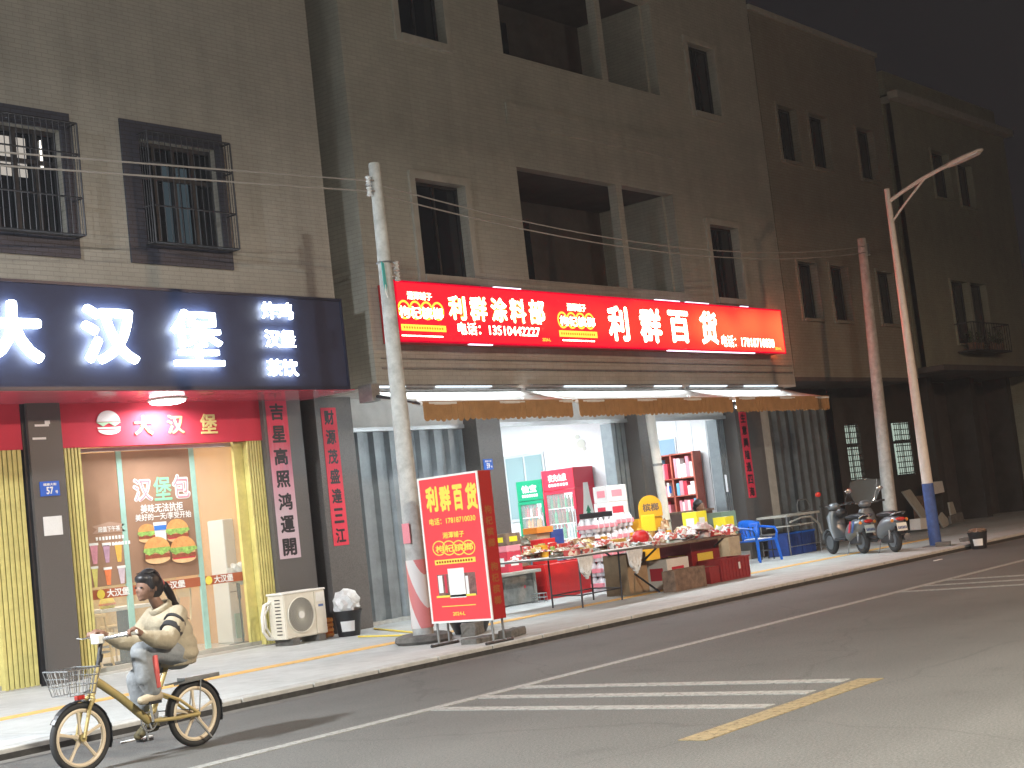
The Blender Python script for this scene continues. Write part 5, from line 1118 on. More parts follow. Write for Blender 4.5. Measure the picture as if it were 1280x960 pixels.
# ---------------- shelf unit in the second room
ya = onx(870,600,30.5)[0]; yb = onx(820,600,30.5)[0]
SH = thing('shelf_unit', 'red brown shelf unit full of pink and white boxes in the second lit room', 'shelf', (30.6,(ya+yb)/2,.3))
for y in (ya, (ya*.45+yb*.55), yb): bx('upright', 'redshelf', SH, 30.45, 30.82, y-.02, y+.02, .3, 2.78)
bx('back_panel', 'redshelf', SH, 30.82, 30.84, ya, yb, .3, 2.78)
lv = [.55,.95,1.32,1.72,2.15,2.74]
for z in lv: bx('shelf', 'redshelf', SH, 30.45, 30.82, ya+.02, yb-.02, z, z+.025)
pk = {'pink':'pink','white':'paper','red':'red_f','blue':mat('blue_card', (.15,.4,.6), .5)}
for k, z in enumerate(lv[:-1]):
    y = ya+.04; h0 = (lv[k+1]-z)
    while y < yb-.15:
        w_ = random.uniform(.05,.11); h = h0*random.uniform(.45,.85); c_ = random.choice(['pink','white','white','pink','red','blue'] if k > 1 else ['white','red','white'])
        if abs(y-(ya*.45+yb*.55)) > .1 and random.random() < .98:
            g = MB().box(30.47,30.68,y,y+w_,z+.026,z+.026+h); o = g.build('carton_box', pk[c_], None, bevel=.003); tag(o, f'{c_} box on the red brown shelf unit', 'box', f'{c_} boxes on the red brown shelf unit')
        y += w_+.008
# ---------------- boxes, tables and goods before the shop
def carton(label, x0, x1, y0, y1, z0, z1, m='card', strip='paper', name='cardboard_box', cat='box', group=None, lab=None, rz=0, top=True):
    cx_, cy_ = (x0+x1)/2, (y0+y1)/2; t = thing(name, label, cat, (cx_,cy_,z0), 0, group); 
    bx('shell', m, t, x0, x1, y0, y1, z0, z1, bevel=.006)
    if top: g = MB(); g.box(cx_-.02,cx_+.02,y0,y1,z1+.0005,z1+.003); g.box(x0+.004,x1-.004,cy_-.0015,cy_+.0015,z1+.0005,z1+.002); g.build('tape', strip, t)
    if lab:
        w_, h = x1-x0, z1-z0; bx('label_print', lab, t, x0+w_*.2, x1-w_*.25, y0-.003, y0-.0005, z0+h*.3, z0+h*.72); bx('label_print', lab, t, x0-.003, x0-.0005, y0+(y1-y0)*.2, y1-(y1-y0)*.25, z0+h*.3, z0+h*.72)
    t.rotation_euler.z = rz; return t
def wrapped_pack(label, x0, x1, y0, y1, z0, z1, m, group):
    t = thing('drink_pack', label, 'drink pack', ((x0+x1)/2,(y0+y1)/2,z0), 0, group); nx, ny = 4, 3; r = (x1-x0)/nx/2*.96
    g = MB()
    for i in range(nx):
        for j in range(ny): g.lathe([(r*.9,0),(r,.02),(r,(z1-z0)*.7),(r*.6,(z1-z0)*.86),(r*.4,z1-z0)], (x0+(x1-x0)*(i+.5)/nx, y0+(y1-y0)*(j+.5)/ny, z0), 8)
    g.build('wrapped_bottles', m, t, smooth=True)
    bx('wrap_band', 'pink', t, x0-.004, x1+.004, y0-.004, y1+.004, z0+(z1-z0)*.25, z0+(z1-z0)*.55, bevel=.01); return t
M['pet'] = mat('clear_drink', (.66,.64,.66), .25, var=.2, scale=10)
def mesh_table(label, x0, x1, y0, y1, z, legs, name='folding_table', m='steel'):
    t = thing(name, label, 'table', ((x0+x1)/2,(y0+y1)/2,SW)); g = MB()
    g.tube([(x0,y0,z),(x1,y0,z),(x1,y1,z),(x0,y1,z)], .014, 6, closed=True)
    for i in range(1, 14): x = x0+(x1-x0)*i/14; g.cyl((x,y0,z),(x,y1,z),.004,n=4)
    for i in range(1, 10): y = y0+(y1-y0)*i/10; g.cyl((x0,y,z),(x1,y,z),.004,n=4)
    g.box(x0+.03,x1-.03,y0+.03,y1-.03,z+.006,z+.014); g.build('table_top', m, t)
    for a, b in legs: MB().cyl(a, b, .015, n=8).build('leg', 'steel_d', t)
    return t
t1 = mesh_table('grey metal table heaped with snack packets and boxes in front of the shop', 18.55, 20.75, 14.25, 15.75, .92, [((18.95,14.45,.92),(18.88,14.42,SW)),((19.28,15.33,.92),(19.24,15.31,SW)),((20.06,14.46,.92),(20.02,14.46,SW)),((20.45,15.35,.92),(20.44,15.36,SW))])
g = MB(); g.tube([(18.89,14.43,.30),(20.03,14.46,.30),(20.44,15.35,.30),(19.25,15.31,.30)], .011, 6, closed=True); g.build('leg_rail', 'steel_d', t1)
def drape(name, label, x0, x1, y, z, drop, m='bagw', parent=None):
    g = MB(); n = 14; rows = []
    for j in range(7):
        f = j/6; rows.append([g.bm.verts.new((x0+(x1-x0)*(.5+(i/n-.5)*(1-.55*f*f)), y-.02-.03*math.sin(i*1.9+j)*f, z-drop*f*(1-.25*abs(i/n-.5)*2))) for i in range(n+1)])
    for j in range(6):
        for i in range(n): g.bm.faces.new([rows[j][i],rows[j][i+1],rows[j+1][i+1],rows[j+1][i]])
    def so(o): s_ = o.modifiers.new('Solidify','SOLIDIFY'); s_.thickness = .015
    o = g.build(name, m, parent, smooth=True, mods=so); return tag(o, label, 'plastic bag') if not parent else o
drape('plastic_bag', 'white plastic bag hanging at the left front leg of the metal table', 18.6, 19.0, 14.23, .91, .36)
drape('plastic_bag', 'white plastic bag hanging from the middle of the metal table', 19.95, 20.4, 14.24, .90, .40)
g = MB(); g.box(18.5,20.8,14.22,15.8,.936,.945); o = g.build('table_sheet', 'paper', None); tag(o, 'pale sheet spread over the metal table under the goods', 'sheet')
t2 = thing('trestle_table', 'long low table on crossed legs covered with bags beside the grey metal table', 'table', (22.3,15.2,SW))
bx('table_top', 'card_d', t2, 20.95, 23.75, 14.3, 16.0, .86, .90)
for x in (21.2, 23.4):
    for s in (0, 1): MB().cyl((x+.0,14.5+s*1.1,SW),(x+.05,15.6-s*1.1,.86),.018,n=8).build('leg', 'steel_d', t2)
def packet(label, group, x, y, z, w_, d_, h, m, rz, puff=True, name='snack_packet', cat='packet'):
    g = MB()
    if puff:
        bmesh.ops.create_grid(g.bm, x_segments=8, y_segments=6, size=1)
        for v in g.bm.verts:
            u, q = v.co.x, v.co.y; v.co = Vector((u*w_/2, q*d_/2, h*(1-u**4)*(1-q**4)*(.75+.35*math.sin(u*6+x*9)*math.sin(q*5+y*7))+.006))
        ext = bmesh.ops.extrude_face_region(g.bm, geom=g.bm.faces[:]); 
        for v in [e for e in ext['geom'] if isinstance(e, bmesh.types.BMVert)]: v.co.z = 0
    else: g.box(-w_/2,w_/2,-d_/2,d_/2,0,h)
    o = g.build(name, m, None, world=False, smooth=puff, bevel=0 if puff else .004); o.location = (x,y,z); o.rotation_euler = (random.uniform(-.08,.08) if puff else 0, random.uniform(-.08,.08) if puff else 0, rz)
    return tag(o, label, cat, group)
pm = {'white printed': crumple('packet_white', [(.75,.75,.72),(.72,.72,.72),(.55,.12,.10),(.7,.7,.68),(.12,.12,.14)], 22), 'yellow': crumple('packet_yellow', [(.70,.52,.12),(.6,.4,.1),(.75,.7,.5)], 16), 'dark green': crumple('packet_dark', [(.05,.08,.05),(.12,.10,.07),(.25,.25,.2)], 18), 'red': crumple('packet_red', [(.55,.03,.03),(.45,.04,.03),(.7,.55,.4)], 18),
      'pink': crumple('packet_pink', [(.62,.30,.34),(.70,.55,.56),(.72,.70,.70)], 15), 'pale green': crumple('packet_green', [(.45,.62,.45),(.6,.7,.6),(.7,.7,.68)], 15), 'brown': crumple('packet_brown', [(.28,.14,.07),(.35,.2,.1),(.55,.45,.3)], 18)}
for i in range(44):
    c_ = random.choice(['white printed','white printed','yellow','dark green','red','brown','white printed']); x = random.uniform(18.7,20.6); y = random.uniform(14.36,15.65); z = .946+(0 if i < 20 else random.uniform(.05,.14))
    flat = random.random() < .4
    packet(f'{c_} {"box" if flat else "packet"} in the heap on the grey metal table', f'{c_} {"boxes" if flat else "packets"} on the metal table', x, y, z, random.uniform(.2,.38), random.uniform(.15,.26), random.uniform(.04,.10), pm[c_], random.uniform(-.6,.6), not flat, 'goods_box' if flat else 'snack_packet', 'box' if flat else 'packet')
for i in range(40):
    c_ = random.choice(['pink','white printed','pale green','pink','white printed','brown'] if i % 3 else ['brown','red']); x = random.uniform(21.9,23.65); y = random.uniform(14.42,15.9); z = .905+(0 if i < 16 else random.uniform(.05,.20)*(1-abs(x-22.8)/1.3))
    packet(f'{c_} crumpled bag in the heap on the crossed leg table', f'{c_} bags on the crossed leg table', x, y, z, random.uniform(.25,.45), random.uniform(.2,.32), random.uniform(.08,.16), pm[c_], random.uniform(-1,1))
# jars and upright boxes among the packets
jar_c = {'red': M['red_pl'], 'amber': M['amber'], 'white': M['paper'], 'green': M['leaf']}
def jar(x, y, z, c_, where, s=1.):
    o = MB().lathe([(0,0),(.045,0),(.05,.02),(.05,.12),(.04,.14),(.047,.142),(.047,.17),(0,.17)], (0,0,0), 14).build('jar', jar_c[c_], None, world=False, smooth=True); o.location = (x,y,z); o.scale = (s,s,s); tag(o, f'{c_} screw top jar among the packets on the {where}', 'jar', f'{c_} jars on the {where}')
for i in range(12): jar(random.uniform(19.0,20.6), random.uniform(15.0,15.7), .947, random.choice(['red','amber','white','green']), 'grey metal table', random.uniform(.9,1.3))
for i in range(9): jar(random.uniform(21.9,23.6), random.uniform(15.4,15.9), .902, random.choice(['red','amber','white']), 'crossed leg table', random.uniform(.9,1.4))
for i in range(12):
    c_ = random.choice(['yellow','brown','red','dark green','white printed']); t1_ = i < 7
    w_, d_, h_ = random.uniform(.10,.2), random.uniform(.08,.14), random.uniform(.12,.24); g = MB().box(-w_/2,w_/2,-d_/2,d_/2,0,h_); o = g.build('carton_box', pm[c_], None, world=False, bevel=.004)
    o.location = ((random.uniform(18.8,20.5) if t1_ else random.uniform(22,23.5)), (random.uniform(15.3,15.7) if t1_ else random.uniform(15.3,15.85)), .947 if t1_ else .902); o.rotation_euler = (0,0,random.uniform(-.5,.5))
    wn = 'grey metal table' if t1_ else 'crossed leg table'; tag(o, f'upright {c_} box at the back of the {wn}', 'box', f'upright {c_} boxes on the {wn}')
# red round lantern and small boxes at the junction of the tables
c = ony(800, 664, 14.9); t = thing('lantern', 'small round red lantern on the table corner', 'lantern', (c[0],14.9,.91))
MB().ball((c[0],14.9,1.06), .15, 10, 1, .9).build('globe', 'red_pl', t, smooth=True); MB().cyl((c[0],14.9,.905),(c[0],14.9,.94),.06,n=14).build('base', 'yprint', t); MB().cyl((c[0],14.9,1.185),(c[0],14.9,1.215),.05,n=14).build('cap', 'yprint', t)
for i, (x, y) in enumerate(((21.1,14.5),(21.35,14.75),(21.15,15.3),(21.6,15.2))):
    packet('flat white box stacked near the red lantern', 'white boxes near the red lantern', x, y, .905, .26, .2, .07, pm['white printed'], .2*i, False, 'goods_box', 'box')
carton('dark red box on the table left of the red lantern', 20.95, 21.3, 15.5, 15.8, .905, 1.12, 'dred', 'yprint', lab='yprint')
# cartons under and around the tables
carton('large brown carton standing under the table junction', 21.02, 21.62, 15.0, 15.5, SW, .80, 'card', 'card_d')
carton('dark worn carton of goods lying in front of the crossed leg table', 20.98, 21.95, 14.02, 14.28, SW, .46, 'card_d', 'card')
carton('cream and red carton under the crossed leg table', 21.8, 22.5, 14.7, 15.2, SW, .62, 'paper', 'red_f', lab='red_f')
carton('red and gold gift box standing below the bag heap', 22.65, 23.6, 14.72, 15.4, SW, .84, 'dred', 'yprint', lab='yprint')
t = thing('plastic_crate', 'dark red plastic crate with a white tag at the right end of the stall', 'crate', (23.4,14.5,SW))
x0, x1, y0, y1 = 22.75, 23.75, 14.2, 14.68
g = MB(); g.box(x0,x1,y0,y0+.02,SW+.02,.50); g.box(x0,x1,y1-.02,y1,SW+.02,.50); g.box(x0,x0+.02,y0+.02,y1-.02,SW+.02,.50); g.box(x1-.02,x1,y0+.02,y1-.02,SW+.02,.50); g.box(x0,x1,y0,y1,SW,SW+.02); g.build('shell', 'dred', t, bevel=.004)
g = MB()
for i in range(9): x = x0+.05+(x1-x0-.1)*i/8; g.box(x-.008,x+.008,y0-.012,y0-.0005,SW+.03,.49)
g.build('rib', 'dred', t); bx('rim', 'dred', t, x0-.012, x1+.012, y0-.014, y0-.0125, .47, .50); bx('tag', 'paper', t, x1-.42, x1-.36, y0-.02, y0-.0145, .28, .40)
carton('smaller dark red carton leaning behind the red crate', 22.4, 22.72, 14.22, 14.6, SW, .40, 'dred', 'card')
# red bin, bench, boxes before the left opening
t = thing('storage_chest', 'open bright red plastic chest behind the metal table', 'chest', (21.9,17.2,SW))
g = MB(); a, b, c_, d = 21.15, 23.05, 16.95, 17.55
P0 = [(a+.12,c_+.05,SW),(b-.12,c_+.05,SW),(b-.12,d-.05,SW),(a+.12,d-.05,SW)]; P1 = [(a,c_,.72),(b,c_,.72),(b,d,.72),(a,d,.72)]
for i in range(4): g.face([P0[i],P0[(i+1)%4],P1[(i+1)%4],P1[i]])
g.face(P0)
def so(o): s_ = o.modifiers.new('Solidify','SOLIDIFY'); s_.thickness = .015
g.build('shell', 'red_pl', t, mods=so); g = MB(); g.tube([(a,c_,.72),(b,c_,.72),(b,d,.72),(a,d,.72)], .022, 6, closed=True); g.build('rim', 'red_pl', t)
t = thing('old_cabinet', 'old grey cabinet with a pale slab top left of the metal table', 'cabinet', (20.45,17.2,SW))
bx('top_slab', 'trim', t, 19.86, 21.02, 16.9, 17.6, .63, .69, bevel=.008); bx('side_board', 'card', t, 19.93, 19.97, 16.97, 17.55, SW, .63); bx('side_board', 'trim', t, 20.88, 20.93, 16.97, 17.55, SW, .63)
bx('front_board', mat('grey_board', (.22,.22,.20), .8, var=.35, scale=5), t, 19.98, 20.87, 16.99, 17.02, SW+.02, .62); bx('red_mark', 'red_f', t, 20.6, 20.63, 16.984, 16.989, .38, .43)
t = thing('lunch_basket', 'small wire basket lying on the ground before the old grey cabinet', 'basket', (20.75,16.7,SW)); g = MB()
for z in (SW+.02,SW+.09,SW+.16): g.torus((20.7,16.75,z),(0,0,1),.14,.006,18,5)
for k in range(10): a = R(36*k); g.cyl((20.7+.14*math.cos(a),16.75+.14*math.sin(a),SW),(20.7+.14*math.cos(a),16.75+.14*math.sin(a),SW+.16),.004,n=4)
g.build('wires', 'steel', t)
carton('red printed box at the foot of the shop pillar, bottom of its stack', 20.35, 20.75, 17.1, 17.5, .69, 1.05, 'red_f', 'paper', lab='paper')
carton('pink box in the middle of the stack by the shop pillar', 20.36, 20.74, 17.1, 17.48, 1.055, 1.16, 'pink', 'paper')
carton('dark box with a yellow label on top of the stack by the shop pillar', 20.38, 20.78, 17.1, 17.5, 1.165, 1.38, 'card_d', 'card', lab='yellow')
carton('open beige carton behind the metal table, left', 20.95, 21.65, 17.7, 17.82, .3 if False else SW, 1.12, 'card', 'paper')
for i in range(5): packet('dark wrapped bundle on the beige carton', 'dark bundles on the beige carton', 20.9+.22*i, 17.75, 1.13, .32, .26, .16, pm['dark green'] if i % 2 else pm['brown'], .4*i)
carton('orange topped box behind the metal table goods', 21.75, 22.15, 17.5, 17.78, SW, 1.30, 'card', 'orange', lab=pk['blue'])
bx_o = carton('bright orange flat box on the tall brown box', 21.72, 22.2, 17.45, 17.8, 1.305, 1.42, 'orange', 'orange')
carton('blue box between the orange box and the red one', 22.3, 22.7, 17.6, 17.8, SW, 1.34, 'dblue', 'paper', lab=pk['blue'])
carton('small bright red box on the counter goods behind the metal table', 21.35, 21.72, 16.95+.1, 17.35, .74, 1.20, 'red_pl', 'red_f')
# pink drink packs and white boxes in stacks
for k in range(5): wrapped_pack(f'pink banded drink pack in the front stack, {["bottom","second from the bottom","middle","second from the top","top"][k]}', 22.55, 23.25, 16.7, 17.15, SW+.275*k, SW+.27+.275*k, 'pet', 'pink drink packs stacked behind the metal table')
for k in range(5): wrapped_pack(f'pink banded drink pack in the right hand stack, {["bottom","second from the bottom","middle","second from the top","top"][k]}', 23.4, 24.1, 16.9, 17.35, SW+.285*k, SW+.28+.285*k, 'pet', 'pink drink packs stacked behind the metal table')
tx0 = ony(761,640,17.35)[0]; tx1 = ony(786,640,17.35)[0]
for k in range(6): carton(f'white and pink tissue box in the tall stack against the gate, {["bottom","second","third","fourth","fifth","topmost"][k]} layer', tx0+.03*(k%2), tx1, 17.35, 17.7, SW+.33*k, SW+.325+.33*k, 'paper', 'pink', 'tissue_box', 'box', 'tissue boxes in the tall stack', lab='pink' if k % 2 else 'red_f')
carton('dark flat box on the goods in front of the red fridge', 22.6, 23.2, 16.75, 17.1, SW+.275*5, SW+.275*5+.10, 'black', 'black')
# yellow arched display
t = thing('display_stand', 'amber and yellow arched cardboard display stand beside the white drainpipe', 'display', (25.1,17.0,SW))
YD = 16.9; x0 = ony(797,630,YD)[0]; x1 = ony(826,630,YD)[0]; zt = ony(812,619,YD)[1]; zm = ony(800,648,YD)[1]
pts = [(x0,zm),(x1,zm),(x1,zt-.25)]+[((x0+x1)/2+(x1-x0)/2*math.cos(R(a)), zt-.25+.25*math.sin(R(a))) for a in range(0,181,15)]
g = MB(); poly(g, pts, FRONT(YD), .02); g.build('header_card', 'amber', t)
g = MB(); write(g, '槟榔', x0+.12, x1-.12, zt-.32, zt-.16, FRONT(YD-.02), .03, .003); g.build('lettering', 'card_d', t)
bx('body', 'amber', t, x0, x1, YD+.001, YD+.35, SW, zm-.01); bx('yellow_panel', 'yellow', t, x0+.03, x0+.5, YD-.03, YD-.001, zm-.40, zm+.05, bevel=.01)
for i in range(3): packet('brown snack bag leaning on the amber display stand', 'brown bags on the amber display', x0+.45+.12*i, YD-.12, zm-.5+.12*i, .22, .2, .2, pm['brown'], .3*i)
# counter and goods around the shopkeeper
t = thing('counter', 'dark brown shop counter inside the second opening', 'counter', (28.2,18.3,.3)); x0, x1 = ony(884,690,18.0)[0], ony(918,690,18.0)[0]
bx('body', mat('dark_wood', (.10,.05,.035), .45, var=.25, scale=6), t, x0, x1, 18.45, 19.2, .3, 1.32); bx('top', 'card_d', t, x0-.04, x1+.04, 18.42, 19.24, 1.32, 1.37)
carton('grey green tub standing beside the shopkeeper', 27.35, 27.95, 16.9, 17.3, SW, 1.28, mat('grey_green', (.16,.24,.19), .5), 'paper')
carton('yellow carton just left of the shopkeeper', 25.9, 26.3, 16.6, 16.95, .9, 1.36, 'yellow', 'paper', lab='paper'); carton('brown crate supporting the yellow carton left of the shopkeeper', 25.95, 26.5, 16.55, 17.0, SW, .898, 'card', 'paper')
carton('yellow carton at the right side of the shopkeeper', 26.75, 27.1, 16.45, 16.75, .75, 1.18, 'yellow', 'paper'); carton('brown crate under the yellow carton right of the shopkeeper', 26.7, 27.15, 16.4, 16.8, SW, .748, 'card', 'paper')
# shopkeeper
KX, KY = 27.0, 17.35
PK = thing('person', 'seated shopkeeper in a dark red and yellow top looking down among the goods', 'person', (KX,KY,SW))
K = lambda x, y, z: (KX+x, KY+y, z)
ST = thing('stool', 'small plastic stool under the seated shopkeeper', 'stool', (KX,KY,SW)); bx('seat', 'red_pl', ST, KX-.17, KX+.17, KY-.17, KY+.17, .55, .58)
for sx, sy in ((-1,-1),(1,-1),(-1,1),(1,1)): MB().cyl(K(sx*.14,sy*.14,.55),K(sx*.18,sy*.18,SW),.02,n=6).build('leg', 'red_pl', ST)
g = MB(); limb(g, [K(0,0,.68),K(0,-.02,.9),K(0,-.05,1.15)], [.13,.12,.13]); limb(g, [K(-.15,-.05,1.2),K(.15,-.05,1.2)], [.06,.06]); limb(g, [K(0,-.06,1.2),K(.02,-.10,1.34)], [.06,.05])
g.ball(K(.03,-.14,1.45), .10, 10, 1, 1.2); g.ball(K(.04,-.20,1.40), .06, 8); g.ball(K(.045,-.25,1.41), .018, 6)
for s in (-1,1):
    limb(g, [K(s*.17,-.05,1.18),K(s*.22,-.12,.92),K(s*.10,-.34,.86)], [.05,.042,.032]); limb(g, [K(s*.10,-.34,.86),K(s*.06,-.42,.86)], [.035,.03])
    for k in range(4): b_ = Vector(K(s*(.08-.018*k)+.01,-.43,.865)); limb(g, [b_, b_+Vector((0,-.04,0)), b_+Vector((0,-.06,-.02))], [.011,.01,.009], 6)
    limb(g, [K(s*.10,-.38,.87),K(s*.12,-.43,.86)], [.012,.010])
    limb(g, [K(s*.09,0,.66),K(s*.12,-.42,.62),K(s*.12,-.40,.20)], [.09,.065,.045]); limb(g, [K(s*.12,-.40,.16),K(s*.12,-.54,.14)], [.045,.035])
g.build('body', 'skin', PK, mods=rem(.009,3))
g = MB(); g.ball(K(.02,-.11,1.50), .112, 10, 1, 1.05); g.ball(K(.02,-.06,1.43), .09, 8); g.build('hair', 'hair', PK, mods=rem(.011,2))
for s in (-1,1): MB().ball(K(.035+s*.035,-.235,1.445), .012, 6, 1, .5).build('eye', 'black', PK)
g = MB(); limb(g, [K(0,0,.72),K(0,-.02,.92),K(0,-.05,1.14)], [.165,.16,.155]); limb(g, [K(-.15,-.05,1.19),K(.15,-.05,1.19)], [.085,.085])
for s in (-1,1): limb(g, [K(s*.18,-.05,1.17),K(s*.23,-.12,.93),K(s*.12,-.31,.87)], [.08,.07,.05])
g.build('jacket', mat('dark_red_cloth', (.30,.04,.05), .85, var=.2, scale=9), PK, mods=rem(.014,3))
bx('apron', 'yellow', PK, KX-.11, KX+.11, KY-.225, KY-.20, .75, 1.12, bevel=.01)
g = MB(); limb(g, [K(0,0,.67)], [.15])
for s in (-1,1): limb(g, [K(s*.09,0,.67),K(s*.12,-.42,.63),K(s*.12,-.40,.22)], [.115,.085,.07])
g.build('trousers', 'stripe', PK, mods=rem(.014,3))
for s in (-1,1): g = MB(); limb(g, [K(s*.12,-.38,.15),K(s*.12,-.56,.145)], [.05,.042]); g.build('shoe', 'black', PK, mods=rem(.012,2))
# ---------------- blue chair
def chair(label, x, y, rz):
    t = thing('plastic_chair', label, 'chair', (x,y,SW), rz); B = dict(parent=t, world=False)
    g = MB(); g.box(-.27,.27,-.26,.24,.40,.435); g.build('seat', 'blue_pl', t, world=False, bevel=.015)
    bx_ = MB(); bx_.box(-.2,.2,-.22,.18,.437,.46); bx_.build('cushion', 'paper', t, world=False, bevel=.01)
    for sx, sy in ((-1,-1),(1,-1),(-1,1),(1,1)):
        g = MB(); a = Vector((sx*.27,sy*.24,.43)); b_ = Vector((sx*.31,sy*.30,0)); g.tube([a,b_], .03, 6, [.036,.026]); g.build('leg', 'blue_pl', t, world=False)
    for s in (-1,1):
        g = MB(); g.tube([(s*.28,-.24,.42),(s*.30,-.27,.56),(s*.30,-.22,.64),(s*.30,.0,.665),(s*.28,.22,.69)], .026, 8); g.build('armrest', 'blue_pl', t, world=False, smooth=True)
    g = MB(); n = 12; m_ = 6; V = []
    for j in range(m_+1):
        f = j/m_; row = []
        for i in range(n+1):
            u = i/n*2-1; w_ = .24+.07*f; row.append(g.bm.verts.new((u*w_, .20+.10*f-.09*u*u*(.4+f), .43+f*.40*(1-.16*u*u))))
        V.append(row)
    for j in range(m_):
        for i in range(n):
            if 1 <= j <= 3 and i in (2,4,7,9): continue
            g.bm.faces.new([V[j][i],V[j][i+1],V[j+1][i+1],V[j+1][i]])
    def so(o): s_ = o.modifiers.new('Solidify','SOLIDIFY'); s_.thickness = .02
    g.build('backrest', 'blue_pl', t, world=False, smooth=True, mods=so); return t
ch = chair('glossy blue plastic armchair with a white cushion right of the stall', 28.45, 16.75, R(-12)); ch.scale = (1.12,1.12,1.12)
ST2 = thing('stool', 'small dark metal stool beside the blue armchair', 'stool', (29.4,17.0,SW)); MB().lathe([(0,0),(.2,0),(.2,.03),(0,.03)], (29.4,17.0,.62), 20).build('seat', 'steel', ST2)
for k in range(4): a = R(45+90*k); MB().cyl((29.4+.14*math.cos(a),17+.14*math.sin(a),.62),(29.4+.22*math.cos(a),17+.22*math.sin(a),SW),.013,n=6).build('leg', 'steel_d', ST2)
g = MB(); g.torus((29.4,17,.3),(0,0,1),.19,.01,20,5); g.build('foot_ring', 'steel_d', ST2)
# metal rack with blue crates
t = thing('metal_rack', 'low metal rack with pale top boards over the blue crates', 'rack', (30.7,17.1,SW))
for x in (29.95,31.4):
    for y in (16.8,17.5): MB().cyl((x,y,SW),(x,y,.98),.016,n=8).build('leg', 'steel', t)
bx('top_board', 'trim', t, 29.9, 31.45, 16.75, 17.55, .98, 1.03); bx('top_board', 'trim', t, 29.85, 31.0, 16.7, 17.3, .76, .79)
MB().tube([(29.95,16.78,.30),(31.4,16.78,.30)], .013, 6).build('cross_bar', 'steel', t); MB().tube([(29.9,16.7,.86),(30.4,16.68,.93),(30.9,16.7,.92),(31.3,16.72,.72),(31.42,16.75,.5)], .022, 8).build('bent_pipe', 'trim', t, smooth=True)
for i, x in enumerate((29.98, 30.66)):
    c_ = thing('plastic_crate', ['dark blue plastic crate on the left under the metal rack','dark blue plastic crate on the right under the metal rack'][i], 'crate', (x+.3,17.15,SW)); bx('shell', 'dblue', c_, x, x+.62, 16.86, 17.4, SW, .62, bevel=.01)
    g = MB()
    for k in range(6): g.box(x+.05+.1*k, x+.07+.1*k, 16.85, 16.859, SW+.03, .60)
    g.build('rib', 'dblue', c_); bx('rim', 'blue_pl', c_, x-.01, x+.63, 16.845, 16.849, .58, .62)
t = thing('hand_trolley', 'bent steel hand trolley standing by the dark shutter behind the first scooter', 'trolley', (31.9,17.3,SW))
MB().tube([(31.5,17.3,SW+.1),(31.5,17.35,1.2),(31.6,17.36,1.32),(32.0,17.36,1.32),(32.1,17.35,1.2),(32.1,17.3,SW+.1)], .018, 8).build('frame', 'steel', t, smooth=True)
for z in (.4,.7,1.05): MB().cyl((31.5,17.33,z),(32.1,17.33,z),.012,n=6).build('cross_bar', 'steel', t)
bx('toe_plate', 'steel', t, 31.5, 32.1, 17.0, 17.3, SW+.05, SW+.07)
for x in (31.45, 32.15): MB().torus((x,17.4,SW+.11),(1,0,0),.08,.03,20,8).build('wheel', 'rubber', t)
